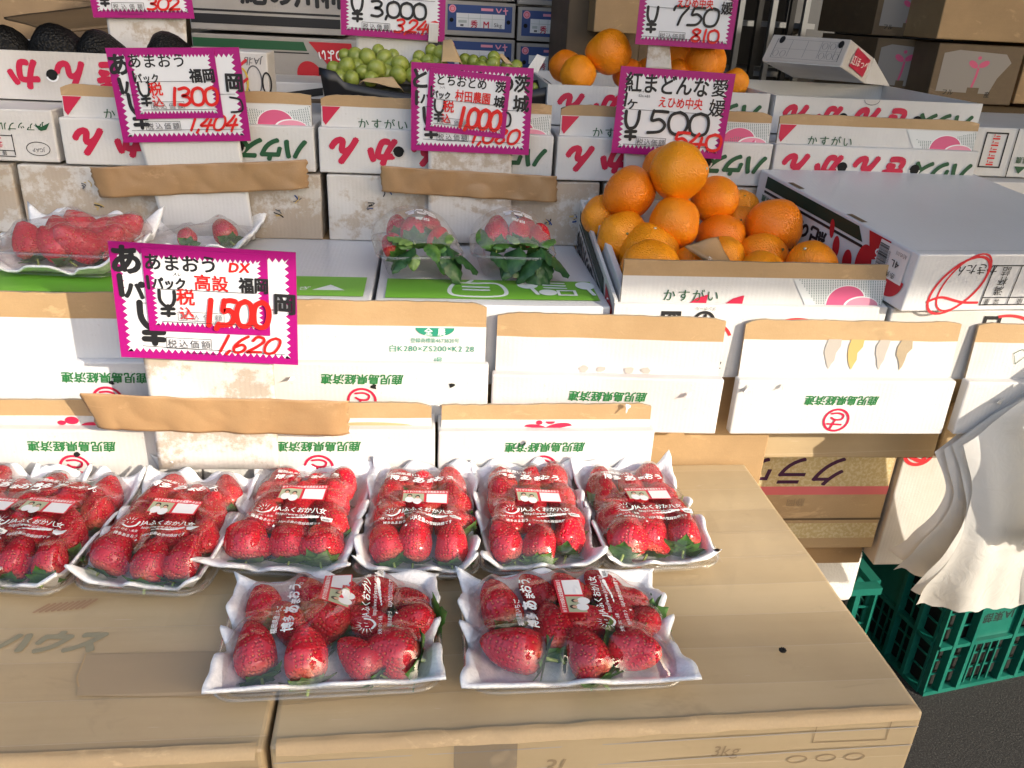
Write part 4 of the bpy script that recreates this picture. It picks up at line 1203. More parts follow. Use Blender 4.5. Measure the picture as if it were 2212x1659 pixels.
mb.tube([(math.cos(k / 20 * 2 * math.pi) * .10, math.sin(k / 20 * 2 * math.pi) * .10, .02) for k in range(21)], .018, 'ink_green', 8)
mb.tube([(0, 0, 0.002), (0, 0, .03)], [.095, .085], 'shop_grey', 24)
ob = mb.build('pedestal_foot'); ob.location = (1.70, 1.66, 0); setp(ob, 'round dark foot on the asphalt beside the green crate', 'stand foot')

# --- stack of thin white carrier bags hanging at the right
root = empty('carrier_bag_stack', (.83, .905, .65), 0, 'bunch of white carrier bags hanging in front of the right cartons', 'bags')
def bag_sheet(seed, off, pts, name='bag_sheet', bulge=.007):
    tl, tr, br, bl = [Vector(p) - Vector((.83, .905, .65)) for p in pts]
    mb = MB()
    def fn(u, v):
        p = tl * (1 - u) * (1 - v) + tr * u * (1 - v) + br * u * v + bl * (1 - u) * v
        ang = u * 1.15 - v * .18 + seed * .13
        fold = (math.sin(ang * 8.0) * .0065 + math.sin(ang * 19 + 1.3) * .0018 + abs(math.sin(ang * 6.1 + .7)) ** 3 * .005) * (0.2 + .9 * v)
        k = fold + nz((u * 1.2, v * 1.2, seed), 1.6, bulge, seed)
        hem = (.0022 * math.sin(u * 52 + seed) + nz((u * 3, 0, seed), 2, .010, seed)) * max(0, (v - .86) / .14)
        lft = (nz((0, v * 3, seed), 1.5, .008, seed) - .035 * math.sin(math.pi * v) * (1 - v)) * (1 - u)
        return Vector((p.x - lft, p.y - k - off - .03 * math.sin(v * math.pi) * (1 - .4 * u), p.z + hem))
    mb.grid(fn, 40, 46, 'bag_plastic'); return mb.build(name, root)
P = lambda x, y, Y: atY(x, y, Y)
for k in range(4):
    bag_sheet(k * 3.7 + 1, -.012 * (3 - k), (P(2052 + k * 8, 1000 - k * 14, .915), P(2340, 800 - k * 8, .915), P(2340, 1326 - k * 3, .93), P(1940 + k * 13, 1222 + k * 30, .945)))
bag_sheet(21.3, .022, (P(2185, 905, .900), P(2350, 800, .900), P(2350, 1180, .900), P(2172, 1150, .900)))

# --- shop background
def back_carton(name, label, px0, px1, py0, py1, Y, depth, mat='kraft_dark', group=None, yaw=0.0):
    xm, ym = (px0 + px1) / 2, (py0 + py1) / 2
    return carton(name, label, 'carton', atY(px0, ym, Y).x, atY(px1, ym, Y).x, Y, atY(xm, py1, Y).z, atY(xm, py0, Y).z, depth, yaw, mat, group, None, .0002)
GB = 'persimmon cartons stacked in the shade'
def persim(c, w_, h_, flip):
    fl = Flat(front_map(-.0022))
    if not flip:
        fl.rect(-w_ / 2 + .002, h_ * .10, w_ / 2 - .008, h_ * .24, 'ink_black'); fl.rect(-w_ / 2 + .002, h_ * .28, w_ / 2 - .008, h_ * .31, 'ink_black')
        fl.text('紀の川柿', w_ * .18, h_ * .60, h_ * .42, 'ink_black', bold=.07, sx=1.0); fl.text('県農', w_ * .44, h_ * .60, h_ * .16, 'ink_black', bold=.02)
        for u, v, a_, b_ in ((-.14, .58, .10, .022), (-.24, .76, .11, .035), (-.36, .92, .09, .05)): fl.ellipse(u * w_, v * h_, a_ * w_ * .45, b_ * w_ * .6, 'ink_ovalred', rot=-.7)
    else:
        fl.poly([(-w_ / 2 + .002, h_ * .93), (w_ * .17, h_ * .93), (w_ * .19, h_ * .78), (-w_ / 2 + .002, h_ * .78)], 'ink_green'); fl.rect(-w_ / 2 + .002, h_ * .73, w_ * .20, h_ * .75, 'ink_black')
        fl.poly([(w_ * .20, h_ * .94), (w_ * .46, h_ * .94), (w_ * .485, h_ * .60), (w_ * .46, h_ * .32), (w_ * .36, h_ * .40)], 'ink_ovalred'); fl.text('味のよい', w_ * .36, h_ * .72, h_ * .22, 'ink_white', rot=math.pi, bold=.04, sx=.7)
        fl.ellipse(w_ * .20, h_ * .36, w_ * .075, h_ * .26, 'ink_ovalred', rot=.5); fl.ellipse(w_ * .06, h_ * .16, w_ * .045, h_ * .13, 'ink_ovalred', rot=.6); fl.ellipse(-w_ * .02, h_ * .18, w_ * .03, h_ * .12, 'ink_ovalred', rot=.6); fl.ellipse(w_ * .33, h_ * .48, w_ * .02, h_ * .09, 'hole_dark')
    fl.build('lettering', c)
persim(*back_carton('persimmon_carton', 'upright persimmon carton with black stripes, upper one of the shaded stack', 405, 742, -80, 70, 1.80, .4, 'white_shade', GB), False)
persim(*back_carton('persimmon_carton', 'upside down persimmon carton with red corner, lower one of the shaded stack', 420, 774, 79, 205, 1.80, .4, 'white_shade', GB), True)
c, w_, h_ = back_carton('striped_carton', 'dark striped carton lying behind the black grape tray', 582, 700, 178, 225, 1.62, .15, 'white_board_b', None, R(6))
fl = Flat(front_map(-.002)); fl.poly([(-w_ / 2 + .002, h_ * .05), (w_ / 2 - .002, h_ * .45), (w_ / 2 - .002, h_ * .80), (-w_ / 2 + .002, h_ * .42)], 'ink_black'); fl.build('stripe', c)
c, w_, h_ = back_carton('juice_carton', 'small narrow carton with yellow rings beside the middle left price card', 505, 580, 112, 212, 1.335, .06, 'white_board_b')
fl = Flat(front_map(-.002)); fl.text('JA北', .004, h_ * .80, .013, 'ink_grey', rot=math.pi, bold=.02, shear=.2); fl.ring(.004, h_ * .38, .012, .022, .002, 'ink_grey'); fl.ring(-.014, h_ * .36, .010, .020, .003, 'yellow'); fl.stroke([(-.026, h_ * .18), (-.006, h_ * .42)], .004, 'ink_redline'); fl.stroke([(-.026, h_ * .56), (-.006, h_ * .82)], .004, 'ink_redline'); fl.ring(.0225, h_ * .34, .0075, .016, .0025, 'ink_black'); fl.build('lettering', c)
# brown opened cartons top left
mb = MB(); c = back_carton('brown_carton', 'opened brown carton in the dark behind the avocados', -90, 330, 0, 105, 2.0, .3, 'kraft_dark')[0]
ob, o = sheet4('loose_flap', [P(8, 38, 1.80), P(205, 15, 1.85), P(250, 60, 1.72), P(120, 68, 1.66)], 'kraft_dark', solid=.004, amp=.003); setp(ob, 'loose brown cardboard flap in the dark above the avocados', 'cardboard')
# blue printed cartons
GBl = 'blue printed cartons stacked in the shade'
for (x0, x1, y0, y1, gr, lb) in ((958, 1114, -82, 0, 'M', 'blue printed carton cut off by the top edge, left column'), (958, 1113, 4, 79, 'M', 'blue printed carton size M, upper full one of the left column'),
                                 (955, 1111, 83, 158, 'M', 'blue printed carton size M half hidden behind the grapes'), (1119, 1240, -65, 12, 'S', 'blue printed carton cut off by the top edge, right column'),
                                 (1118, 1240, 17, 91, 'S', 'blue printed carton size S, upper full one of the right column'), (1115, 1240, 95, 170, 'S', 'blue printed carton size S beside the brown carton, lower one')):
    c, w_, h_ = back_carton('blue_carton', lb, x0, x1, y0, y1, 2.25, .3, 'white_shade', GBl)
    fl = Flat(front_map(-.002)); Lx = -w_ / 2 + .010; Rx = w_ / 2 - .008
    if gr == 'S': Rx = w_ / 2 + .0 - .002
    fl.rect(Lx, .012, Rx, h_ - .008, 'ink_blue'); fl.rect(Lx + .022, .020, Rx - .018, h_ * .66, 'paper_white')
    fl.ellipse(Lx + .012, h_ - .018, .009, .009, 'ink_palepink'); fl.ring(Lx + .012, h_ - .018, .006, .006, .0012, 'ink_red'); fl.rect(Rx - .078, h_ - .020, Rx - .048, h_ - .014, 'ink_palepink'); fl.stroke([(Rx - .040, h_ - .014), (Rx - .034, h_ - .022), (Rx - .028, h_ - .014)], .003, 'ink_palepink'); fl.stroke([(Rx - .022, h_ - .018), (Rx - .012, h_ - .017)], .003, 'ink_palepink'); fl.stroke([(Rx - .016, h_ - .026), (Rx - .018, h_ - .012)], .003, 'ink_palepink')
    k = (Rx - Lx - .042) / 4
    for q in range(1, 4): fl.line(Lx + .022 + k * q, .022, Lx + .022 + k * q, h_ * .64, .001, 'ink_greydot')
    fl.line(Lx + .024, h_ * .52, Rx - .020, h_ * .52, .001, 'ink_greydot')
    fl.rect(Lx + .027, h_ * .38, Lx + .018 + k, h_ * .46, 'ink_greydot'); fl.rect(Lx + .032, h_ * .28, Lx + .040, h_ * .34, 'ink_grey'); fl.text('秀', Lx + .022 + k * 1.5, h_ * .36, .018, 'ink_crimson', bold=.04); fl.text(gr, Lx + .022 + k * 2.5, h_ * .36, .021, 'ink_crimson', bold=.04); fl.text('5kg', Lx + .022 + k * 3.5, h_ * .36, .013, 'ink_grey', bold=.02)
    for u in (Lx + .010, Rx - .009): fl.ellipse(u, h_ * .45, .005, .005, 'hole_dark')
    fl.build('lettering', c)
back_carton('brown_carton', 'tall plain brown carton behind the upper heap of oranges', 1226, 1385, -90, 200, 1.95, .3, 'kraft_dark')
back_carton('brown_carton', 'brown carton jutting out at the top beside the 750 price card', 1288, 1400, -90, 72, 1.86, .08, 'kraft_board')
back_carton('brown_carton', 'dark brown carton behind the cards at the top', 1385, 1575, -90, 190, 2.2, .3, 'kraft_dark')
# dark rack and grey panel
root = empty('metal_rack', (atY(1640, 100, 2.6).x, 2.6, 0), 0, 'dark metal rack in the unlit back of the shop', 'rack')
for k in range(6):
    mb = MB(); mb.box(-.12 + k * .05, -.105 + k * .05, k % 2 * .02, k % 2 * .02 + .02, 0, 1.9, 'shop_metal' if k % 2 else 'shop_dark'); mb.build('upright', root)
for z in (.8, 1.15, 1.28, 1.42):
    mb = MB(); mb.box(-.14, .18, .045, .3, z, z + .015, 'shop_metal'); mb.build('shelf_board', root)
mb = MB()
mb.box(0, .16, 0, .02, 0, 1.8, 'shop_grey'); ob = mb.build('cabinet_door'); ob.location = (atY(1700, 40, 2.7).x, 2.7, 0); setp(ob, 'grey scuffed metal panel in the back of the shop', 'panel')
mb = MB(); softbox(mb, -.9, .5, 0, .4, 0, 1.22, 'kraft_dark', .001, 4); ob = mb.build('storage_bench'); ob.location = (1.4, 2.1, 0); setp(ob, 'low dark bench behind the empty white carton', 'bench')
# brown cartons with pink sprout marks
GS = 'brown taped cartons with a pink sprout mark'
def sprout(c, w_, h_, cu=0.0, upside=1):
    fl = Flat(front_map(-.0022))
    pts = [(-w_ * .42, h_ * .20), (-w_ * .42, h_ * .84), (-w_ * .25, h_ * .90), (w_ * .30, h_ * .86), (w_ * .38, h_ * .72), (w_ * .26, h_ * .45), (w_ * .20, h_ * .18)]
    fl.poly(pts, 'paper_shade')
    fl.rect(-w_ * .06, h_ * .12, w_ * .08, h_ * .28, 'kraft_dark')
    s = h_ * .20; b = h_ * .56
    fl.stroke([(cu + s * .1, b + s * .2), (cu + s * .05, b - s * .5), (cu - s * .1, b - s * 1.3)], s * .22, 'ink_pink'); fl.ellipse(cu - s * .45, b + s * .55, s * .5, s * .26, 'ink_pink', rot=-.5); fl.ellipse(cu + s * .55, b + s * .6, s * .5, s * .26, 'ink_pink', rot=.4); fl.ellipse(cu, b + s * 1.1, s * .18, s * .15, 'ink_pink')
    fl.text('フル', -w_ * .28, h_ * .19, h_ * .11, 'ink_black', bold=.03); fl.text('産', w_ * .19, h_ * .17, h_ * .11, 'ink_black', bold=.03)
    fl.build('lettering', c)
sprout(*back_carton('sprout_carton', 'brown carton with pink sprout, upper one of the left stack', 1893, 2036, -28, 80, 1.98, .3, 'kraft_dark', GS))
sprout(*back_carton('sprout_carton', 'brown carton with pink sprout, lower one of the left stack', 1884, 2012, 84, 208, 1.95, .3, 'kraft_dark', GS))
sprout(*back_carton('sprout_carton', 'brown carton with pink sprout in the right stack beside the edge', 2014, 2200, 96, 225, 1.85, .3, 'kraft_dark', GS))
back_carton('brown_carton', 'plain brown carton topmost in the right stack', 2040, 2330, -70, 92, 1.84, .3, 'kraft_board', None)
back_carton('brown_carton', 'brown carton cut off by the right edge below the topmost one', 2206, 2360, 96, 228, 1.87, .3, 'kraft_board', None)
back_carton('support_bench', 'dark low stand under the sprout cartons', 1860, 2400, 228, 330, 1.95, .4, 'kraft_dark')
# the tipped berry carton resting on the empty one
A = P(1816, 145, 1.50); Bx = P(1645, 132, 1.56); Cu = P(1840, 86, 1.56); D = P(1868, 180, 1.64)
ex, eu, ed = Bx - A, Cu - A, D - A
root = empty('berry_carton', A, 0, 'tipped white and brown carton with crimson label on the empty carton', 'carton')
mb = MB(); mb.hexa([tuple(v) for v in (Vector(), ed, ex + ed, ex, eu, eu + ed, ex + eu + ed, ex + eu)], 'white_board_b')
mb.build('body', root, .002)
nx_ = eu.cross(ex).normalized(); nx_ = nx_ if nx_.y < 0 else -nx_
ne_ = ex.normalized() * -1
fl = Flat(lambda u, v, h: ex * (1 - u) + eu * v + nx_ * (h + .001))
fl.rect(.0, 0.03, .985, .97, 'paper_card')
fl.box(.08, .14, .93, .84, .008, 'ink_grey')
for k in (.28, .48, .66, .76, .86): fl.line(k, .2, k, .82, .004, 'ink_grey')
fl.line(.09, .48, .93, .48, .006, 'ink_grey')
for u, v in ((.13, .30), (.22, .30), (.71, .30), (.81, .30), (.89, .30), (.71, .66), (.81, .66)): fl.ring(u, v, .035, .12, .006, 'ink_grey', n=16)
for u, v in ((.14, .80), (.90, .76)): fl.ellipse(u, v, .035, .14, 'ink_black', n=16)
fl.build('lettering', root)
fl = Flat(lambda u, v, h: ed * u + eu * v + ne_ * (h + .0014))
fl.poly([(.20, .18), (.80, .12), (.86, .82), (.26, .90)], 'ink_crimson'); fl.build('label', root)
fl = Flat(lambda u, v, h: ed.normalized() * u + eu.normalized() * v + ne_ * (h + .0018))
fl.text('紅ほっぺ', ed.length * .53, eu.length * .5, ed.length * .17, 'ink_white', rot=.1, bold=.02); fl.build('lettering', root)
mb = MB(); q0, q1 = D, D + eu; mb.hexa([tuple(v - A) for v in (q0, P(1922, 186, 1.70), P(1922, 186, 1.70) - ne_ * .004, q0 - ne_ * .004, q1, P(1896, 140, 1.70), P(1896, 140, 1.70) - ne_ * .004, q1 - ne_ * .004)], 'white_board'); mb.build('end_flap', root)


# ================================================================== price cards
class Card:
    def __init__(s, label, pts, Y, teeth=(22, 14), margin=.055, group=None, Y2=None, thick=.0012):
        c = [atY(x, y, Y if i < 2 or Y2 is None else Y2) for i, (x, y) in enumerate(pts)]
        tl, tr, br, bl = c
        o = (tl + tr + br + bl) / 4
        uu = ((tr - tl) + (br - bl)) / 2; vv = ((tl - bl) + (tr - br)) / 2
        s.W, s.H = uu.length, vv.length
        uu.normalize(); vv = (vv - uu * vv.dot(uu)).normalized(); nn = uu.cross(vv)
        org = o - uu * s.W / 2 - vv * s.H / 2
        s.root = empty('price_card', o - vv * s.H / 2, 0, label, 'price card', group)
        r0 = Vector(s.root.location)
        s.map = lambda u, v, h: org + uu * u + vv * v + nn * h - r0
        W, H = s.W, s.H
        mb = MB(); t = -thick
        mb.hexa([s.map(0, 0, t), s.map(W, 0, t), s.map(W, 0, 0), s.map(0, 0, 0), s.map(0, H, t), s.map(W, H, t), s.map(W, H, 0), s.map(0, H, 0)], 'magenta')
        mb.build('board', s.root)
        f = Flat(s.map, .0003)
        m = margin * W; a = m * .62; pts = []
        nx, ny = teeth
        def side(p, q, n):
            p, q = Vector(p), Vector(q); d = (q - p) / n; nrm = Vector((d.y, -d.x)).normalized()
            for k in range(n):
                pts.append(tuple(p + d * k)); pts.append(tuple(p + d * (k + .5) - nrm * a))
        side((m, m), (W - m, m), nx); side((W - m, m), (W - m, H - m), ny); side((W - m, H - m), (m, H - m), nx); side((m, H - m), (m, m), ny)
        f.poly(pts, 'paper_white'); f.build('zigzag_panel', s.root)
        s.f = Flat(s.map, .0007, .00004)

    def T(s, st, u, v, size, mat='ink_black', bold=.035, **k):
        s.f.text(st, u * s.W, (1 - v) * s.H, size * s.H, mat, bold=bold * 1.35, jit=k.pop('jit', .045), **k)

    def N(s, st, u, v, cw, ch, th, mat='ink_black', **k):
        """figures: lower left corner u, v; character width, height, brush width as shares of the card height"""
        s.f.hand(st, u * s.W, (1 - v) * s.H, cw * s.H, ch * s.H, th * 1.22 * s.H, mat, **k)

    def S(s, pts, th, mat='ink_black'):
        s.f.stroke([(u * s.W, (1 - v) * s.H) for u, v in pts], th * s.H, mat)

    def L(s, u0, u1, v, v1=None):
        s.f.line(u0 * s.W, (1 - v) * s.H, u1 * s.W, (1 - (v if v1 is None else v1)) * s.H, .0006, 'ink_black')

    def stamp(s, u0, u1, v0, v1, faint=False):
        m = 'stamp_black' if not faint else 'ink_grey'
        s.f.box(u0 * s.W, (1 - v1) * s.H, u1 * s.W, (1 - v0) * s.H, .0006, m)
        s.f.text('税込価額', (u0 + u1) / 2 * s.W, (1 - (v0 + v1) / 2) * s.H - .0003, (v1 - v0) * s.H * .78, m, gap=(u1 - u0) * s.W / ((v1 - v0) * s.H * .78) / 4 - 1.02)

    def done(s): return s.f.build('lettering', s.root)


def c4(*q): return [(x * .33605, 484 + y * .33605) for x, y in q]       # read off an enlargement
def c1(*q): return [(x * .33605, y * .33605) for x, y in q]
def c2(*q): return [(691.4 + x * .33605, y * .33605) for x, y in q]
def c3(*q): return [(1382.9 + x * .37503, y * .37503) for x, y in q]


k = Card('large low magenta price card with red 1,620 at its foot', c4((680, 105), (1895, 185), (1922, 905), (790, 857)), .872, (26, 15), .040)
k.T('あ', .085, .14, .26, bold=.06); k.S([(.043, .28), (.046, .44)], .045); k.T('パ', .115, .40, .17, bold=.08)
k.N('Y', .125, .86, .20, .36, .042); k.stamp(.262, .515, .795, .895); k.N('1,620', .545, .90, .115, .145, .020, 'ink_red', slant=.45)
k.L(.13, .94, .50); k.L(.13, .93, .88, .90); k.L(.38, .55, .925); k.T('岡', .935, .44, .19, bold=.045); k.done()
k = Card('smaller magenta price card in front reading 1,500 in bold red', c4((898, 155), (1712, 195), (1741, 722), (968, 682)), .8695, (22, 14), .055)
k.T('あまおう', .305, .155, .215, bold=.035, sx=.96); k.T('DX', .775, .165, .16, 'ink_red', bold=.05, shear=.2)
k.S([(.030, .33), (.034, .47)], .035); k.T('パック', .20, .40, .15, bold=.055, sx=.85); k.T('スレ', .27, .285, .05, bold=.02)
k.T('高設', .54, .37, .20, 'ink_red', bold=.035, sx=.98); k.T('福岡', .885, .375, .20, bold=.045, sx=.85)
k.N('Y', .105, .80, .18, .31, .032); k.T('税', .325, .555, .21, 'ink_red', bold=.03); k.T('込', .325, .755, .17, 'ink_red', bold=.03)
k.stamp(.25, .63, .735, .85, True); k.N('1,500', .475, .885, .185, .315, .052, 'ink_red', slant=.08, gap=.05)
k.L(.10, .90, .465); k.L(.12, .92, .865); k.done()

k = Card('large upper left magenta price card with red 1,404', c1((642, 310), (1515, 305), (1632, 905), (825, 915)), 1.238, (24, 14), .045)
k.T('あ', .075, .17, .24, bold=.05); k.S([(.06, .32), (.07, .46)], .042); k.T('ハ', .135, .40, .17, bold=.07)
k.N('Y', .10, .84, .19, .36, .034); k.T('岡', .93, .365, .21, bold=.045); k.S([(.885, .52), (.96, .55), (.965, .66), (.88, .68)], .022)
k.stamp(.20, .47, .77, .87); k.N('1,404', .53, .875, .125, .16, .022, 'ink_red', slant=.4); k.L(.07, .93, .485); k.L(.09, .95, .865); k.done()
k = Card('smaller magenta price card reading 1300 in thin red', c1((775, 318), (1362, 315), (1447, 757), (893, 765)), 1.2355, (22, 14), .055)
k.T('あまおう', .345, .16, .22, bold=.02); k.S([(.06, .31), (.065, .44)], .03); k.T('パック', .20, .41, .15, bold=.035, sx=.85); k.T('福岡', .83, .38, .21, bold=.045, sx=.92)
k.N('Y', .085, .80, .17, .33, .030); k.T('税', .285, .565, .21, 'ink_red', bold=.03); k.T('込', .285, .745, .17, 'ink_red', bold=.03)
k.stamp(.20, .58, .745, .87, True); k.N('1300', .44, .80, .195, .25, .038, 'ink_red', slant=.10, gap=.04); k.L(.09, .93, .455); k.L(.10, .94, .865); k.done()

k = Card('large central magenta price card with red 1,080 half covered', c2((578, 398), (1370, 438), (1345, 998), (592, 965)), 1.238, (26, 15), .045)
k.T('と', .07, .17, .24, bold=.045); k.T('おとめ', .60, .17, .24, bold=.04); k.S([(.045, .32), (.045, .46)], .036); k.T('ハ', .12, .40, .14, bold=.06)
k.T('茨城', .91, .29, .20, bold=.04, vert=True, gap=.12); k.N('Y', .10, .84, .18, .34, .032); k.stamp(.215, .48, .77, .87); k.N('1,080', .50, .875, .135, .17, .026, 'ink_red', slant=.3)
k.N('0', .76, .67, .10, .16, .02); k.L(.10, .90, .485); k.L(.10, .92, .86); k.done()
k = Card('smaller magenta price card reading 1,000 and a red farm name', c2((697, 432), (1222, 492), (1192, 893), (683, 838)), 1.2355, (22, 14), .055)
k.T('とちおとめ', .40, .165, .19, bold=.03, sx=.9); k.T('茨城', .885, .30, .19, bold=.045, vert=True, gap=.22)
k.S([(.040, .29), (.044, .45)], .03); k.T('パック', .165, .405, .13, bold=.05, sx=.8); k.T('ンハ', .17, .285, .05, bold=.01); k.T('村田農園', .555, .385, .19, 'ink_red', bold=.03, sx=.78)
k.N('Y', .085, .82, .17, .33, .030); k.T('税', .265, .575, .20, 'ink_red', bold=.03); k.T('込', .245, .77, .16, 'ink_red', bold=.035)
k.stamp(.14, .52, .76, .87, True); k.N('1,000', .40, .875, .18, .31, .050, 'ink_red', slant=.10, gap=.04); k.L(.08, .90, .475); k.L(.09, .94, .865); k.done()

k = Card('magenta price card reading 500 above the front orange pile', [(1340, 142), (1587, 160), (1560, 344), (1322, 330)], 1.238, (24, 14), .05)
k.T('紅まどんな', .42, .175, .24, bold=.03, sx=.86); k.T('愛媛', .885, .285, .21, bold=.02, vert=True, gap=.10); k.T('えひめ中央', .555, .37, .135, 'ink_red', bold=.025, sx=.82)
k.S([(.075, .30), (.07, .44)], .028); k.T('ヶ', .135, .40, .16, bold=.03); k.T('S1→', .20, .265, .04, bold=.01); k.T('S2n→B5', .23, .315, .04, bold=.01)
k.N('Y', .085, .83, .17, .33, .032); k.N('500', .28, .735, .25, .26, .030, gap=.06); k.stamp(.205, .47, .79, .90); k.N('540', .53, .90, .20, .19, .030, 'ink_red', gap=.05); k.L(.07, .85, .475); k.L(.09, .86, .885, .865); k.done()

k = Card('magenta price card reading 302 cut off by the top edge at the left', [(178, -92), (402, -96), (420, 44), (201, 34)], 1.50, (22, 14), .055)
k.N('Y', .09, .80, .17, .32, .036); k.stamp(.20, .52, .745, .87); k.N('302', .54, .86, .19, .19, .032, 'ink_red', slant=.2, gap=.03); k.L(.08, .95, .885); k.L(.25, .50, .935); k.L(.07, .9, .44); k.done()
k = Card('magenta price card reading 3,000 and 3,240 at the top centre', [(733, -76), (968, -64), (957, 93), (738, 72)], 1.47, (24, 16), .05)
k.N('Y', .10, .79, .18, .36, .034); k.N('3,000', .28, .70, .205, .225, .032, gap=.0); k.stamp(.20, .47, .79, .90); k.N('3,240', .50, .905, .155, .185, .028, 'ink_red', slant=.3, gap=.02); k.L(.08, .93, .885, .90); k.L(.08, .9, .43); k.done()
k = Card('magenta price card reading 750 and 810 above the upper oranges', [(1382, -62), (1606, -55), (1577, 111), (1379, 92)], 1.40, (24, 15), .05)
k.N('Y', .085, .82, .16, .34, .034); k.N('750', .33, .70, .23, .25, .030, slant=.15, gap=.05); k.stamp(.23, .50, .80, .92, True); k.N('810', .555, .915, .17, .17, .028, 'ink_red', gap=.06); k.T('えひめ中央', .56, .395, .13, 'ink_red', bold=.03, sx=.85); k.T('愛媛', .89, .34, .18, bold=.03, vert=True, gap=.05); k.L(.07, .9, .88, .90); k.L(.07, .9, .48); k.done()

# --- card stands and the paper tape that holds them
def stand(label, pts, mat='white_board', th=.004):
    ob, o = sheet4('card_stand', pts, mat, solid=th, amp=.0012, sc=10); return setp(ob, label, 'card stand')
stand('white board stand taped behind the card reading 1,620', [P(300, 700, .880), P(585, 700, .880), P(603, 1012, .8825), P(345, 1012, .8825)], 'white_torn')
stand('white board stand under the card with red 1,404', [P(285, 250, 1.245), P(510, 255, 1.245), P(552, 517, 1.245), P(358, 503, 1.245)])
stand('peeling white board stand behind the card reading 1,080', [P(925, 300, 1.245), P(1105, 310, 1.245), P(1104, 526, 1.245), P(926, 522, 1.245)], 'white_torn')
stand('white board stand behind oranges under the card reading 500', [P(1350, 280, 1.245), P(1480, 290, 1.245), P(1500, 400, 1.25), P(1346, 395, 1.25)])
stand('stained white board stand under the card reading 302', [P(228, 20, 1.51), P(400, 20, 1.51), P(405, 110, 1.51), P(240, 110, 1.51)], 'white_torn')
stand('white board stand under the card reading 3,000', [P(770, 60, 1.48), P(925, 78, 1.48), P(925, 150, 1.48), P(770, 140, 1.48)], 'white_board_b')
stand('narrow grey white stand under the card reading 750', [P(1402, 80, 1.41), P(1445, 84, 1.41), P(1450, 150, 1.41), P(1395, 148, 1.41)], 'white_torn')
def tape(label, pts, seed):
    ob, o = sheet4('paper_tape', pts, 'kraft_tape', solid=.0004, amp=.0042, sc=16, nu=80, nv=14, seed=seed, ragged=.012, edge=.0012); return setp(ob, label, 'tape')
tape('crumpled brown paper tape across the stand of the card reading 1,620', [P(166, 851, .8765), P(752, 866, .8755), P(752, 942, .876), P(208, 928, .877)], 2.0)
tape('torn brown paper tape across the stand of the card reading 1,404', [P(188, 362, 1.240), P(662, 345, 1.240), P(666, 408, 1.240), P(215, 428, 1.240)], 5.0)
tape('straight brown paper tape across the stand of the card reading 1,080', [P(821, 358, 1.240), P(1204, 381, 1.240), P(1203, 438, 1.240), P(824, 415, 1.240)], 9.0)
ob, o = sheet4('paper_tape', [P(927, 48, 1.463), P(948, 50, 1.463), P(945, 92, 1.463), P(925, 92, 1.463)], 'white_board_b', solid=.0004, amp=.001); setp(ob, 'small whitish tape on the lower corner of the card reading 3,000', 'tape')


# ================================================================== fruit
def berry_shape(seed, L, Rr, sx=1.0, sy=1.0, lump=.10, blunt=.0):
    prof = [(0, .0), (.02, .42), (.08, .74), (.18, .94), (.32, 1.0), (.48, .97), (.62, .86), (.75, .70 + blunt * .12), (.86, .50 + blunt * .2), (.94, .30 + blunt * .2), (.985, .14 + blunt * .12), (1, 0)]
    nr, ns = len(prof), 20; vs = []; fs = []
    for i, (t, r) in enumerate(prof):
        z = (t - .5) * L
        if i in (0, nr - 1): vs.append((0, 0, z)); continue
        for k in range(ns):
            a = 2 * math.pi * k / ns
            q = 1 + noise.noise(Vector((math.cos(a) * 1.1 + seed * 3.1, math.sin(a) * 1.1, t * 1.8 + seed))) * lump * 2
            vs.append((math.cos(a) * r * Rr * q * sx, math.sin(a) * r * Rr * q * sy, z + noise.noise(Vector((math.cos(a), math.sin(a) + seed, t))) * L * .04))
    def ix(i, k): return 1 + (i - 1) * ns + k % ns
    last = len(vs) - 1
    for k in range(ns):
        fs.append((0, ix(1, k + 1), ix(1, k)))
        for i in range(1, nr - 2): fs.append((ix(i, k), ix(i, k + 1), ix(i + 1, k + 1), ix(i + 1, k)))
        fs.append((last, ix(nr - 2, k), ix(nr - 2, k + 1)))
    return vs, fs


BERRY = []
for sd, L, Rr, sx, sy, lump, bl, m_ in ((1, .046, .0185, 1, .95, .08, 0, 'berry_red'), (2, .043, .0195, 1.06, .9, .12, .6, 'berry_red'), (3, .048, .018, .95, .95, .10, .1, 'berry_deep'),
                                        (4, .041, .020, 1.12, .86, .15, 1.0, 'berry_red'), (5, .046, .0185, 1, 1, .10, .3, 'berry_bright'), (6, .053, .0175, 1, .95, .08, .4, 'berry_deep')):
    mb = MB(); v_, f_ = berry_shape(sd, L, Rr, sx, sy, lump, bl); mb.add(v_, f_, m_, True)
    me = mb.mesh('strawberry'); BERRY.append((me, L, Rr))


def calyx_mesh(seed, L, Rr, big=1.0, mat='leaf_green'):
    r = random.Random(seed); mb = MB(); n = 8
    for k in range(n):
        a = 2 * math.pi * k / n + r.uniform(-.2, .2); ln = Rr * r.uniform(.85, 1.25) * big; wd = ln * .36
        up = r.uniform(-.1, .35)
        def fn(u, v, a=a, ln=ln, wd=wd, up=up):
            x = v * ln; y = (u - .5) * 2 * wd * math.sin(math.pi * min(1, v * .82 + .16)) ** .6 * (1 - v ** 5) * (1 + .15 * math.sin(v * 22))
            z = -L * .47 - .0015 + up * x * (x / ln) * 1.2 - abs(u - .5) * .002
            return (x * math.cos(a) - y * math.sin(a), x * math.sin(a) + y * math.cos(a), z)
        mb.grid(fn, 4, 9, mat)
    mb.tube([(0, 0, -L * .48), (0.001, 0, -L * .48 - .006), (.003, 0, -L * .48 - .011)], [.0016, .0014, .0013], 'stalk', 6)
    return mb.mesh('calyx')


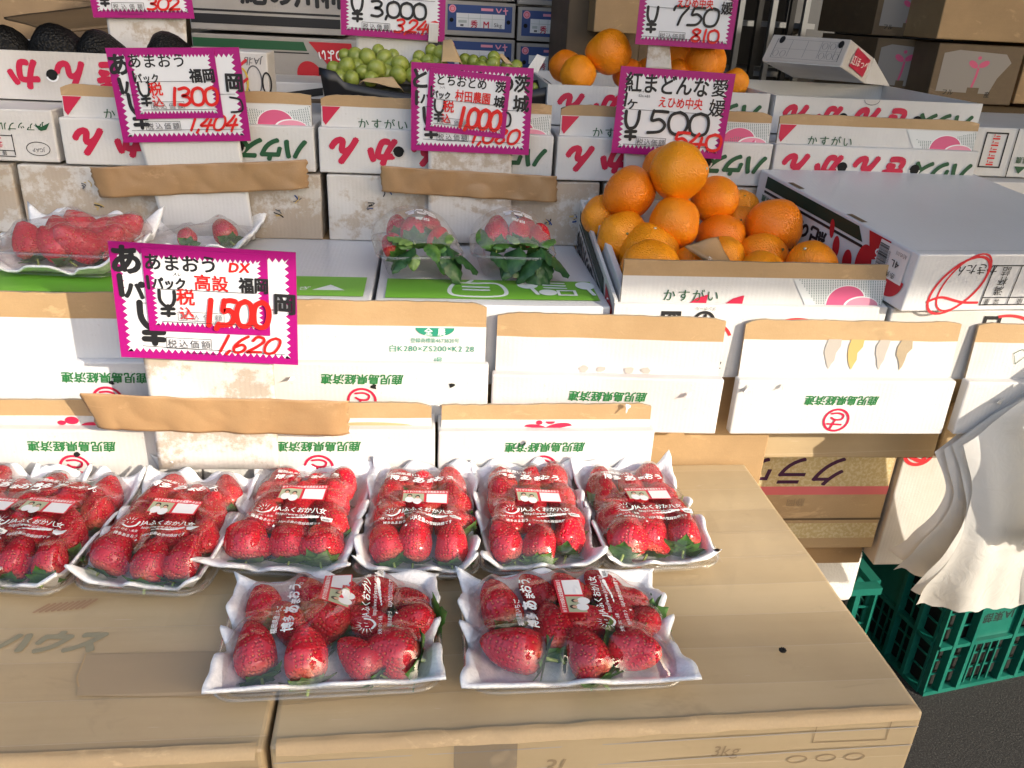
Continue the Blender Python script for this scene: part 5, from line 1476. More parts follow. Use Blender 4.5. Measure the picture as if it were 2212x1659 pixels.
CALYX = [calyx_mesh(i, b[1], b[2], 1.0 + .1 * (i % 2), 'leaf_green' if i % 3 else 'leaf_pale') for i, b in enumerate(BERRY)]
CALYX_BIG = [calyx_mesh(i + 20, b[1], b[2], 1.28, 'leaf_green') for i, b in enumerate(BERRY)]
ALL_B = []


def strawberry(pos, axis, roll, scale, var, label, group, big=False):
    me, L, Rr = BERRY[var]
    o = bpy.data.objects.new('strawberry', me); COL.objects.link(o)
    q = Vector(axis).normalized().to_track_quat('Z', 'Y')
    o.rotation_mode = 'QUATERNION'; o.rotation_quaternion = q @ Matrix.Rotation(roll, 4, 'Z').to_quaternion()
    o.location = pos; o.scale = (scale,) * 3
    setp(o, label, 'strawberry', group)
    c = bpy.data.objects.new('calyx', CALYX_BIG[var] if big else CALYX[var]); COL.objects.link(c); c.parent = o
    return o


def rrect(w, d, r, n=5):
    pts = []
    for cx, cy, a0 in ((w / 2 - r, d / 2 - r, 0), (-w / 2 + r, d / 2 - r, 90), (-w / 2 + r, -d / 2 + r, 180), (w / 2 - r, -d / 2 + r, 270)):
        for k in range(n + 1):
            a = R(a0 + 90 * k / n); pts.append((cx + math.cos(a) * r, cy + math.sin(a) * r))
    return pts


def tray_mesh(w, d, hgt, inset=.010, flange=.006, mat='clear_tray', name='tray', parent=None, ribs=True):
    rings = [(w - 2 * inset, d - 2 * inset, .020, .0012), (w - 2 * inset + .004, d - 2 * inset + .004, .022, .004), (w - .002, d - .002, .022, hgt - .001), (w + .001, d + .001, .023, hgt), (w + 2 * flange, d + 2 * flange, .026, hgt + .0003), (w + 2 * flange + .001, d + 2 * flange + .001, .026, hgt - .003)]
    mb = MB(); n = None; vs = []; fs = []
    for i, (a, b, r, z) in enumerate(rings):
        p = rrect(a, b, r); n = len(p)
        for k, (x, y) in enumerate(p):
            vs.append((x, y, z))
    fs.append(tuple(range(n)))
    for i in range(len(rings) - 1):
        for k in range(n): fs.append((i * n + k, i * n + (k + 1) % n, (i + 1) * n + (k + 1) % n, (i + 1) * n + k))
    mb.add(vs, fs, mat, True)
    p = rrect(w + 2 * flange, d + 2 * flange, .026)
    mb.tube([(x, y, hgt - .0006) for x, y in p + p[:1]], .0011, mat, 5)
    return mb.build(name, parent)


def foam_sheet(w, d, seed, parent, back=.040, front=.014, sides=.022, corner=.020, splay=.012, h0=.0035):
    mb = MB(); r = random.Random(seed); ph = [r.uniform(0, 6) for _ in range(8)]
    cr = [r.uniform(.7, 1.3) for _ in range(4)]
    def fn(u, v):
        s, t = u * 2 - 1, v * 2 - 1
        ax, ay = abs(s), abs(t)
        e = max(ax, ay); k = max(0, (e - .74) / .26); k = k * k * (3 - 2 * k) if k < 1 else 1
        if ay >= ax: hh = back if t > 0 else front
        else: hh = sides
        # blend heights near the corners, lift the corner points
        wgt = min(ax, ay) / max(e, 1e-6); cw = max(0, (wgt - .70) / .30) ** 1.6
        hb = (back if t > 0 else front); hh = hh * (1 - cw) + (hb + sides) * .5 * cw + corner * cw * cr[(s > 0) + 2 * (t > 0)]
        along = s if ay >= ax else t
        wave = math.sin(along * 7.5 + ph[0 if ay >= ax else 1] + (3 if t > 0 else 0)) * .0055 * (1 - .3 * cw) + math.sin(along * 13 + ph[2] + t) * .0025
        z = h0 + k * (hh + wave) + nz((s, t, seed), 3, .0012, seed)
        ex = splay * k * (1 + .6 * cw)
        x = s * (w / 2 - .004) + (ex * s if ax > .55 else 0) + wave * .6 * k * (1 if s > 0 else -1) * (ax > ay)
        y = t * (d / 2 - .004) + (ex * t if ay > .55 else 0) - wave * .8 * k * (ay >= ax) * (1 if t < 0 else -.4)
        return (x, y, z)
    mb.grid(fn, 44, 44, 'foam')
    return mb.build('foam_liner', parent, solid=.0028)


class FilmField:
    """height of a wrap pulled over fruit: never below the fruit, smoothed, tied to the rim"""
    def __init__(s, w, d, rim, blobs, lift=.0030, n=(64, 64), it=700, ridges=(), seed=0, crease=1.0):
        s.w, s.d, s.n, s.seed = w, d, n, seed
        xs = np.linspace(-w / 2, w / 2, n[0]); ys = np.linspace(-d / 2, d / 2, n[1])
        Xg, Yg = np.meshgrid(xs, ys, indexing='ij')
        lo = np.full(Xg.shape, rim)
        for (x, y, z, r) in blobs:
            q = (r + lift) ** 2 - (Xg - x) ** 2 - (Yg - y) ** 2
            lo = np.maximum(lo, np.where(q > 0, z + np.sqrt(np.maximum(q, 0)), rim))
        hgt = lo.copy()
        for _ in range(it):
            p = np.pad(hgt, 1, mode='edge')
            av = (p[:-2, 1:-1] + p[2:, 1:-1] + p[1:-1, :-2] + p[1:-1, 2:]) / 4
            hgt = np.maximum(av, lo)
            hgt[0, :] = rim; hgt[-1, :] = rim; hgt[:, 0] = rim; hgt[:, -1] = rim
        for (x0, y0, x1, y1, amp, wd) in ridges:       # stretched folds
            dx, dy = x1 - x0, y1 - y0; L2 = dx * dx + dy * dy
            t = np.clip(((Xg - x0) * dx + (Yg - y0) * dy) / L2, 0, 1)
            dist = np.hypot(Xg - x0 - t * dx, Yg - y0 - t * dy)
            hgt += amp * np.exp(-(dist / wd) ** 2) * np.sin(np.pi * np.clip(t, .02, .98))
        rr = random.Random(seed * 7 + 3)
        for _ in range(13):                            # thin creases
            x0, y0 = rr.uniform(-.48, .48) * w, rr.uniform(-.48, .48) * d; an = rr.uniform(0, 3.14); ln = rr.uniform(.02, .06)
            dx, dy = math.cos(an) * ln, math.sin(an) * ln
            t = np.clip(((Xg - x0) * dx + (Yg - y0) * dy) / (ln * ln), 0, 1)
            dist = np.hypot(Xg - x0 - t * dx, Yg - y0 - t * dy)
            hgt += rr.uniform(.0010, .0026) * np.exp(-(dist / rr.uniform(.0022, .004)) ** 2) * np.sin(np.pi * np.clip(t, .02, .98)) * crease
        s.h = hgt

    def z(s, x, y):
        return s.z0(x, y) + nz(((x / s.w + .5) * 3, (y / s.d + .5) * 3, s.seed), 1.7, .0012, s.seed)

    def z0(s, x, y):
        fx = min(max((x / s.w + .5) * (s.n[0] - 1), 0), s.n[0] - 1.001); fy = min(max((y / s.d + .5) * (s.n[1] - 1), 0), s.n[1] - 1.001)
        i, j = int(fx), int(fy); a, b = fx - i, fy - j; h = s.h
        return float(h[i, j] * (1 - a) * (1 - b) + h[i + 1, j] * a * (1 - b) + h[i, j + 1] * (1 - a) * b + h[i + 1, j + 1] * a * b)

    def build(s, mat, parent, seed):
        mb = MB()
        mb.grid(lambda u, v: ((u - .5) * s.w, (v - .5) * s.d, s.z((u - .5) * s.w, (v - .5) * s.d)), 90, 90, mat)
        return mb.build('film', parent)


def film_print(field, parent, turn=False, k=1.0, cx=0.0, cy=0.0, seed=0):
    """white printing and the farm sticker on the wrap"""
    def mp(u, v, h):
        u *= k; v *= k
        x, y = (-v, u) if turn else (u, v)
        x += cx; y += cy
        return (x, y, field.z(x, y) + .0016 + h)
    W_ = 'ink_white'
    fl = Flat(mp, .0002, .00003)
    fl.text('福岡県産いちご', -.016, .0500, .0062, W_, bold=.03)
    fl.text('博多', -.026, .0385, .0115, W_, bold=.05, shear=.1); fl.text('あ', -.0035, .0385, .0155, W_, bold=.07, shear=.1); fl.text('ま', .010, .0365, .0105, W_, bold=.06, shear=.1); fl.text('おう', .0265, .0395, .0130, W_, bold=.05, shear=.1)
    fl.ring(.0375, .034, .0018, .0018, .0004, W_, n=10)
    fl.text('JAふくおか八女', .010, -.0290, .0088, W_, bold=.03, sx=.92); fl.text('http://www.jafyame.or.jp/', .012, -.0368, .0056, W_, bold=.015, sx=.86)
    fl.text('大地・ひと・未来', -.030, -.0430, .0042, W_, bold=.02, sx=.8)
    for q in range(7):
        a = 1.1 + q * .42
        fl.poly([(-.030 + math.cos(a - .09) * .0055, -.031 + math.sin(a - .09) * .0055), (-.030 + math.cos(a + .09) * .0055, -.031 + math.sin(a + .09) * .0055), (-.030 + math.cos(a) * .0115, -.031 + math.sin(a) * .0105)], W_)
    fl.stroke([(-.035, -.036), (-.029, -.0385), (-.0225, -.035), (-.0205, -.029)], .0022, W_); fl.stroke([(-.032, -.030), (-.032, -.0325)], .0008, W_); fl.stroke([(-.027, -.029), (-.028, -.0315)], .0008, W_)
    for q in range(7): fl.ellipse(.000 + q * .0048, -.0435 + q * .0006, .0022 + q * .00025, .0007 + q * .0002, W_, n=12)
    fl.poly([(.034, -.0395), (.036, -.045), (.041, -.0465), (.047, -.044), (.047, -.0375), (.040, -.0385)], W_); fl.text('福岡', .0405, -.0425, .0042, 'ink_grey', bold=.02)
    fl.text('博多あまおう　はJA全農の登録商標です', .000, -.0515, .0046, W_, bold=.02, sx=.9); fl.text('★', -.012, -.0575, .004, W_)
    fl.build('lettering', parent)
    P4 = [mp(u, v, 0) for u, v in ((-.020, -.0155), (.032, -.0155), (-.020, .0105), (.032, .0105))]
    def plane(u, v):
        a, b = (u + .020) / .052, (v + .0155) / .026
        return [P4[0][i] * (1 - a) * (1 - b) + P4[1][i] * a * (1 - b) + P4[2][i] * (1 - a) * b + P4[3][i] * a * b for i in range(3)]
    lift = max(mp(-.020 + .052 * i / 8, -.0155 + .026 * j / 6, 0)[2] - plane(-.020 + .052 * i / 8, -.0155 + .026 * j / 6)[2] for i in range(9) for j in range(7)) * .75
    def sm(u, v, h):
        p = plane(u, v); q = mp(u, v, 0)[2]
        return (p[0], p[1], max(p[2] + lift, p[2] + lift + (q - p[2] - lift) * 1.0) + .0006 + h)
    fs = Flat(sm, .0002, .00003)
    sub = 6
    def patch(u0, v0, u1, v1, m_):
        g = [(u0 + (u1 - u0) * i / sub, v0 + (v1 - v0) * j / sub) for j in range(sub + 1) for i in range(sub + 1)]
        fs.put(g, [(j * 7 + i, j * 7 + i + 1, j * 7 + i + 8, j * 7 + i + 7) for j in range(sub) for i in range(sub)], m_)
    a, b = -.020, -.0155
    patch(a, b, a + .052, b + .026, 'sticker_red')
    fs.h += .0004
    patch(a + .001, b + .001, a + .0245, b + .0185, 'photo_green'); patch(a + .0275, b + .001, a + .0505, b + .0185, 'paper_white')
    fs.text('ゆうすけの安心安全高設あまおう', a + .026, b + .0223, .0046, 'ink_white', bold=.04, sx=.74)
    fs.h += .0002
    for u, v, hh in ((a + .0085, b + .0125, 1.1), (a + .0175, b + .0100, 1.0)):
        fs.ellipse(u, v - .0080, .0052, .0062, 'paper_white', n=14); fs.ellipse(u, v + .0008, .0027 * hh, .0031 * hh, 'hair', n=14); fs.ellipse(u, v - .0006, .0020, .0024, 'skin', n=12)
    fs.build('sticker', parent)


def berry_pack(label, short, loc, yaw, w, d, spots, seed, turn=False, ridges=(), rim=.019, film='clear_film', prn=True, foam=None, bs=1.0, group='strawberry packs in the back row on the brown table', tilt=(.0, .70, .48), big=(), pk=1.0, bright=None, pc=(0, 0)):
    r = random.Random(seed)
    root = empty('strawberry_pack', loc, yaw, label, 'strawberry pack', group)
    tray_mesh(w, d, rim, parent=root)
    foam_sheet(w, d, seed, root, **(foam or {}))
    M = Matrix.Translation(loc) @ Matrix.Rotation(yaw, 4, 'Z')
    blobs = []
    for i, sp in enumerate(spots):
        x, y, nm = sp[0], sp[1], sp[2]; sc = (sp[3] if len(sp) > 3 else 1.0) * bs * r.uniform(.95, 1.06)
        ax = sp[4] if len(sp) > 4 else (tilt[0] + r.uniform(-.45, .35), tilt[1] + r.uniform(-.25, .2), tilt[2] + r.uniform(-.2, .2))
        ax = Vector(ax).normalized(); var = r.choice([0, 1, 2, 3, 4, 5, 0, 1]) if bright is None else r.choice(bright)
        L, Rr = BERRY[var][1] * sc, BERRY[var][2] * sc
        z = sp[5] if len(sp) > 5 else .008 + Rr * .8 + abs(ax.z) * (L * .5 - Rr * .75) + r.uniform(0, .003)
        x += r.uniform(-.0045, .0045); y += r.uniform(-.0055, .0055)
        strawberry(M @ Vector((x, y, z)), M.to_3x3() @ ax, r.uniform(0, 6.28), sc, var, f'ripe red strawberry {nm} of the {short}', 'strawberries in the ' + short, i in big)
        tipc = Vector((x, y, z)) + ax * (L * .5 - Rr * .55); cc = Vector((x, y, z)) - ax * (L * .1)
        blobs += [(tipc.x, tipc.y, tipc.z, Rr * .55), (cc.x, cc.y, cc.z, Rr * .98)]
    ff = FilmField(w + .008, d + .006, rim + .001, blobs, ridges=ridges, seed=seed)
    fo = ff.build(film, root, seed)
    if prn: film_print(ff, fo, turn, pk, pc[0], pc[1], seed)
    return root


PORTRAIT = [(-.031, .060, 'at the back left'), (.003, .054, 'at the back middle', .9), (.034, .062, 'at the back right'),
            (-.037, .022, 'second row left'), (.000, .018, 'second row middle'), (.036, .024, 'second row right'),
            (-.034, -.017, 'third row left', .95), (.004, -.021, 'third row middle', .95), (.039, -.015, 'third row right'),
            (-.036, -.056, 'in the front left', 1.05), (.001, -.059, 'in the front middle'), (.036, -.054, 'in the front right')]
TZ = .8832
GR = 'strawberry packs in the back row on the brown table'
def px_pack(x0, x1, yb, d=.185):
    a, b = atZ(x0, yb, TZ), atZ(x1, yb, TZ); return (a + b) / 2 + Vector((0, d / 2, 0))
rows = [('strawberry pack cut off by the left picture edge', 'pack cut off at the left edge', -232, 20, 1282, R(-8), 11, ()),
        ('strawberry pack with a bright fold on its right side, second from the left', 'second pack from the left', -108, 168, 1286, R(-9), 12, ((.048, -.08, .06, .07, .013, .006), (-.05, .02, .05, .04, .004, .004))),
        ('strawberry pack with a long fold, just left of the pack with wide front foam', 'pack with long right fold', 178, 470, 1290, R(-7), 13, ((.05, -.085, .058, .03, .014, .006), (-.01, .03, .05, -.02, .004, .004))),
        ('strawberry pack with wide wavy front foam, middle of the back row', 'pack with wide wavy foam', 492, 752, 1250, R(-6), 14, ((-.05, .0, .055, .012, .004, .005),)),
        ('strawberry pack above the gap between the two front packs', 'pack above the front gap', 783, 1024, 1254, R(-2), 15, ((.05, -.02, .056, .07, .006, .005),)),
        ('strawberry pack with leaves at its front right, second from the right', 'second pack from the right', 1043, 1286, 1246, R(2), 16, ((-.04, .05, .05, .07, .004, .004),)),
        ('sunlit strawberry pack at the right end of the back row', 'right end pack of the back row', 1292, 1540, 1238, R(4), 17, ())]
for lb, sh, x0, x1, yb, yaw, sd, rg in rows:
    sp = list(PORTRAIT)
    br = [0, 1, 3, 4, 5] if sd >= 14 else [0, 1, 2, 3, 5, 2]
    berry_pack(lb, sh, px_pack(x0, x1, yb + 12), yaw, .126, .186, sp, sd, ridges=rg, bright=br, big=(11,) if sd in (16, 17, 15) else (), bs=1.04, foam=dict(back=.036, front=.017 if sd != 14 else .022, sides=.026, corner=.015, splay=.004 if sd != 14 else .014))

LANDL = [(-.064, .040, 'at the back left', 1.05, (-.30, .70, .35)), (-.026, .046, 'at the back, second from left', 1.0, (-.5, .5, .35)), (.012, .042, 'at the back beside the label', 1.0, (-.5, .5, .35)), (.044, .048, 'at the back, second from right', .95, (-.6, .4, .4)), (.070, .038, 'at the back right', .95, (-.7, .2, .35)),
         (-.044, .006, 'under the big title', 1.05, (-.5, .5, .35)), (-.004, .004, 'in the middle', 1.05, (-.6, .4, .35)), (.034, .006, 'under the label', 1.05, (-.6, .3, .35)), (.070, -.002, 'at the right end', 1.0, (-.75, -.3, .25)),
         (-.070, -.032, 'at the front left corner', 1.18, (-.25, .7, .45)), (-.022, -.040, 'in the front, second from left', 1.2, (-.15, .7, .48)), (.022, -.038, 'in the front middle', 1.05, (-.6, .4, .35)), (.060, -.040, 'at the front right', 1.15, (-.85, .15, .25))]
LANDR = [(-.066, .030, 'at the back left, long one', 1.3, (-.30, .80, .30)), (-.028, .046, 'at the back, second from left', 1.05, (-.5, .5, .35)), (.008, .042, 'at the back beside the label', 1.0, (-.5, .6, .35)), (.040, .050, 'at the back, second from right', 1.05, (-.6, .4, .4)), (.068, .036, 'at the back right', 1.0, (-.7, .2, .35)),
         (.074, -.004, 'at the right end', 1.0, (-.35, -.5, .35)), (-.058, -.036, 'at the front left, lying flat', 1.3, (-.88, .25, .16)), (-.018, -.010, 'in the middle, upright long one', 1.2, (-.15, .85, .30)), (.022, .004, 'under the label, lying flat', 1.15, (.88, -.15, .2)),
         (.014, -.042, 'at the front, second from right', 1.08, (-.35, .7, .42)), (.058, -.040, 'at the front right', 1.18, (.55, -.45, .3)), (.048, .000, 'at the right below the label', 1.0, (-.5, .5, .35))]
GF = 'strawberry packs in the front row on the brown table'
fA, fB = atZ(452, 1522, TZ), atZ(950, 1505, TZ)
berry_pack('landscape strawberry pack in front with a diagonal film fold, left one', 'left front pack', (fA + fB) / 2 + Vector((0, .062, 0)), R(2), .190, .138, LANDL, 31, True, ridges=((-.03, -.045, .055, .06, .016, .007), (.05, -.02, .06, .04, .006, .005)), bs=.97, foam=dict(back=.026, front=.024, sides=.026, corner=.003, splay=.007), group=GF, bright=[0, 2, 2, 1, 5], big=(4, 8, 12), pk=1.0, pc=(.002, .004))
fA, fB = atZ(1010, 1500, TZ), atZ(1462, 1500, TZ)
berry_pack('landscape strawberry pack in front with foam jutting out at right', 'right front pack', (fA + fB) / 2 + Vector((0.002, .062, 0)), R(1), .190, .138, LANDR, 32, True, ridges=((-.02, -.07, -.01, -.04, .006, .005),), bs=.97, foam=dict(back=.026, front=.021, sides=.024, corner=.004, splay=.009), group=GF, bright=[0, 2, 2, 5, 5], big=(4, 5, 10), pk=1.0, pc=(.0, .004))

# wrapped trays on the shelf
SZ = 1.1075
SH = [(-.065, -.02, 'at the front left', 1.0, (-.3, .2, .6)), (-.03, .012, 'in the middle left', 1.1, (-.3, .4, .6)), (-.005, .05, 'at the back, topmost', 1.2, (-.5, .3, .5)), (.03, .035, 'at the back middle', 1.0, (.3, .5, .5)), (.066, .046, 'at the back right, long one', 1.2, (.75, .45, .5)),
      (.03, -.02, 'in the front middle', 1.15, (-.5, -.3, .5)), (.065, -.005, 'at the right', 1.0, (.4, .2, .5)), (-.01, -.028, 'in front of the middle', 1.0, (-.4, .1, .5))]
a = atZ(128, 606, SZ)
berry_pack('misty wrapped strawberry tray on the lime banded shelf at the left', 'misty wrapped shelf tray', Vector((a.x - .006, a.y + .070, SZ)), R(-5), .158, .128, [(q[0] * .76, q[1] * .88) + q[2:] for q in SH], 41, True, bs=1.1, ridges=((-.06, -.03, .05, .03, .006, .006),), film='misty_film', prn=False, group=None, bright=[0, 2, 5], foam=dict(back=.045, front=.012, sides=.026, corner=.02, splay=.012), rim=.034)
a = atZ(425, 560, SZ)
berry_pack('misty wrapped strawberry tray mostly hidden behind the card reading 1,620', 'hidden shelf tray', Vector((a.x - .008, a.y + .066, SZ)), R(-3), .135, .120, [(.034, -.012, 'at the right', .95), (-.01, -.036, 'in the front middle', .8)], 42, True, film='misty_film', prn=False, group=None, bright=[2, 0], foam=dict(back=.030, front=.012, sides=.02, corner=.02, splay=.012))


# --- clamshells with long-leaved strawberries
def leaf_mesh(seed, ln, wd, bend, mat, lobes=3):
    mb = MB(); r = random.Random(seed); nv = 22
    def half(v):
        b = math.sin(math.pi * min(1, v ** .75)) ** .75
        return wd * .5 * b * (1 + .12 * (abs((v * 7) % 1 - .5) * 2 - .5) * (v > .25))
    def fn(u, v):
        s = u * 2 - 1; x = s * half(v)
        return (x, v * ln, -bend * ln * v * v - abs(s) ** 1.5 * wd * .16 + math.sin(v * 26 - abs(s) * 5) * .0010 * abs(s))
    mb.grid(fn, 8, nv, mat); me = mb.mesh('leaf'); return me


LEAF = [leaf_mesh(1, .046, .034, .25, 'leaf_dark'), leaf_mesh(2, .040, .028, .35, 'leaf_green'), leaf_mesh(3, .034, .026, .2, 'leaf_pale')]


def clamshell(label, short, loc, yaw, berries, leaves, seed):
    root = empty('strawberry_clamshell', loc, yaw, label, 'strawberry pack', 'clear clamshells of leafy strawberries')
    w, d, h = .108, .120, .036
    tray_mesh(w, d, h, .014, .004, parent=root)
    mb = MB()
    def fn(u, v):
        s = u * 2 - 1; t = v * 2 - 1
        rr = math.cos(s * math.pi / 2) ** .55
        front = max(0, min(1, (v + .02) / .30)); lid = .042 * rr * (0.30 + .70 * front) * (1 - .12 * max(0, t) ** 2)
        return (s * (w / 2 + .003), -d / 2 + .012 + v * (d - .008), h + .001 + lid + nz((u * 2, v * 2, seed), 2.5, .003, seed))
    mb.grid(fn, 36, 36, 'clear_dome'); lid = mb.build('lid', root)
    def z(x, y):
        u = (x / (w / 2 + .003) + 1) / 2; v = (y + d / 2 - .012) / (d - .008); return fn(u, v)[2]
    fl = Flat(lambda u, v, hh: (u, v, z(u, v) + .0015 + hh), .0002, .00003)
    cu, cv = .006, -.004
    for (a, b, e, f_) in ((-.020, .010, -.008, .015), (-.006, .010, .004, .015), (.006, .010, .020, .015), (-.020, .003, -.006, .008), (.004, .003, .020, .008), (-.018, -.010, -.010, .001), (-.006, -.010, .006, .001), (.009, -.010, .020, .001)):
        fl.rect(cu + a, cv + b, cu + e, cv + f_, 'ink_white')
    fl.text('murata', cu, cv - .017, .006, 'ink_white', bold=.02); fl.build('lettering', lid)
    M = Matrix.Translation(loc) @ Matrix.Rotation(yaw, 4, 'Z')
    obs = []
    for i, (x, y, zz, ax, var, sc, nm) in enumerate(berries):
        obs.append(strawberry(M @ Vector((x, y, zz)), M.to_3x3() @ Vector(ax), i * 1.7, sc, var, f'leafy red strawberry {nm} of the {short}', 'strawberries in the ' + short, False))
    bpy.context.view_layer.update()
    for (bi, k, x, y, zz, rx, rz, sc) in leaves:
        o = bpy.data.objects.new('leaf', LEAF[k]); COL.objects.link(o); o.parent = obs[bi]
        mw = M @ Matrix.Translation((x, y, zz)) @ Matrix.Rotation(rz, 4, 'Z') @ Matrix.Rotation(rx, 4, 'X') @ Matrix.Scale(sc, 4)
        o.matrix_parent_inverse = obs[bi].matrix_world.inverted(); o.matrix_world = mw
    return root


a = atZ(920, 612, SZ)
clamshell('clear strawberry clamshell spilling leaves to the right, left one on the shelf', 'left clamshell', Vector((a.x - .014, a.y + .062, SZ)), R(8),
          [(-.034, -.020, .040, (-.2, .8, .4), 4, .9, 'at the front left'), (-.004, .012, .052, (0, .8, .45), 1, .95, 'in the middle'), (.030, -.012, .046, (.1, .8, .4), 4, .9, 'at the front right'), (-.022, .04, .05, (0, .8, .4), 0, .9, 'at the back left'), (.024, .042, .05, (.1, .8, .4), 0, .9, 'at the back right')],
          [(0, 2, -.010, -.050, .052, R(20), R(70), 1.0), (0, 1, -.012, -.052, .046, R(30), R(38), 1.1), (0, 0, -.008, -.052, .046, R(-25), R(100), .9), (0, 2, -.010, -.056, .040, R(-50), R(170), .7), (1, 1, .010, -.045, .05, R(-10), R(-160), .8),
           (2, 0, .034, -.048, .046, R(-25), R(-95), 1.2), (2, 0, .034, -.050, .044, R(-45), R(-140), 1.1), (2, 1, .032, -.048, .046, R(-40), R(170), .9), (2, 2, .034, -.046, .050, R(30), R(-10), .8), (2, 0, .036, -.050, .04, R(-55), R(-110), 1.0), (0, 0, -.016, -.050, .04, R(-20), R(130), .8)], 3)
a = atZ(1118, 612, SZ)
clamshell('clear strawberry clamshell with dark hanging leaves, beside the orange carton', 'right clamshell', Vector((a.x - .004, a.y + .064, SZ)), R(-2),
          [(-.024, -.008, .052, (-.1, .75, .5), 4, 1.0, 'at the front left'), (.010, -.002, .055, (.0, .75, .5), 4, .95, 'in the middle'), (.036, -.010, .050, (.1, .75, .5), 4, 1.0, 'at the front right'), (-.02, .04, .05, (0, .8, .4), 0, .9, 'at the back left'), (.02, .04, .05, (.1, .8, .4), 0, .9, 'at the back right')],
          [(0, 1, -.032, -.046, .042, R(45), R(20), 1.0), (0, 0, -.030, -.050, .040, R(-20), R(-110), 1.1), (0, 1, -.028, -.046, .044, R(20), R(-50), .9), (1, 2, .008, -.042, .050, R(25), R(40), .75), (1, 2, .010, -.042, .050, R(20), R(-30), .75), (1, 0, .008, -.046, .046, R(-30), R(140), 1.1),
           (2, 0, .034, -.050, .042, R(-55), R(178), 1.25), (2, 0, .034, -.050, .044, R(-35), R(120), 1.15), (2, 0, .036, -.048, .046, R(-25), R(-105), 1.15), (2, 1, .034, -.046, .048, R(25), R(60), .8), (2, 1, .036, -.046, .048, R(25), R(-40), .8), (2, 0, .036, -.05, .04, R(-50), R(-140), 1.0)], 8)


# --- oranges
def orange_shape(seed, nip=0.0, mat='peel_orange'):
    mb = MB(); nr, ns = 22, 30; vs = []; fs = []
    for i in range(nr + 1):
        th = math.pi * i / nr
        for k in range(ns):
            ph = 2 * math.pi * k / ns; p = Vector((math.sin(th) * math.cos(ph), math.sin(th) * math.sin(ph), math.cos(th)))
            r = 1 + noise.noise(p * 1.3 + Vector((seed * 2.7, 0, 0))) * .10 + noise.noise(p * 3 + Vector((0, seed, 0))) * .015
            r += nip * math.exp(-(th / .34) ** 2) - .05 * math.exp(-(th / .10) ** 2) * (1 if nip == 0 else .3) - .05 * math.exp(-((math.pi - th) / .16) ** 2)
            q = p * r; q.z *= .94; vs.append(q)
            if i in (0, nr): pass
    for i in range(nr):
        for k in range(ns): fs.append((i * ns + k, (i + 1) * ns + k, (i + 1) * ns + (k + 1) % ns, i * ns + (k + 1) % ns))
    mb.add(vs, fs, mat, True); return mb.mesh('orange')


ORG = [orange_shape(1, 0, 'peel_orange'), orange_shape(2, .0, 'peel_deep'), orange_shape(3, .22, 'peel_gold'), orange_shape(4, 0, 'peel_gold'), orange_shape(5, .10, 'peel_orange')]
def button(mat):
    mb = MB()
    for k in range(5):
        a = k * 2 * math.pi / 5
        mb.add([(math.cos(a - .5) * .03, math.sin(a - .5) * .03, .0), (math.cos(a) * .12, math.sin(a) * .12, -.012), (math.cos(a + .5) * .03, math.sin(a + .5) * .03, .0), (0, 0, .012)], [(0, 1, 2), (0, 2, 3)], 'calyx_dry')
    mb.tube([(0, 0, -.01), (0, 0, .035)], [.055, .045], mat, 8); return mb.mesh('calyx')
BUT = [button('calyx_dry'), button('calyx_white')]
BUTZ = [.94 * (1 - .05), .94 * .95, .94 * 1.20, .94 * .95, .94 * 1.08]


def orange(x, y, rpx, Y, var, axis, label, group, but=1, squash=1.0):
    c = atY(x, y, Y); ax = (c - Vector((0, 0, CAM_H))).dot(_f); r = rpx * ax / FPX * .98
    o = bpy.data.objects.new('orange', ORG[var]); COL.objects.link(o)
    o.location = c; o.scale = (r, r, r * squash); o.rotation_mode = 'QUATERNION'
    # axis given as seen in the photo: right, up, towards the viewer
    d = (_r2 * axis[0] + _u2 * axis[1] - _f * axis[2]).normalized()
    o.rotation_quaternion = d.to_track_quat('Z', 'Y') @ Matrix.Rotation(x * .1, 4, 'Z').to_quaternion()
    setp(o, label, 'orange', group)
    b = bpy.data.objects.new('calyx', BUT[but]); COL.objects.link(b); b.parent = o; b.location = (0, 0, BUTZ[var])
    return o


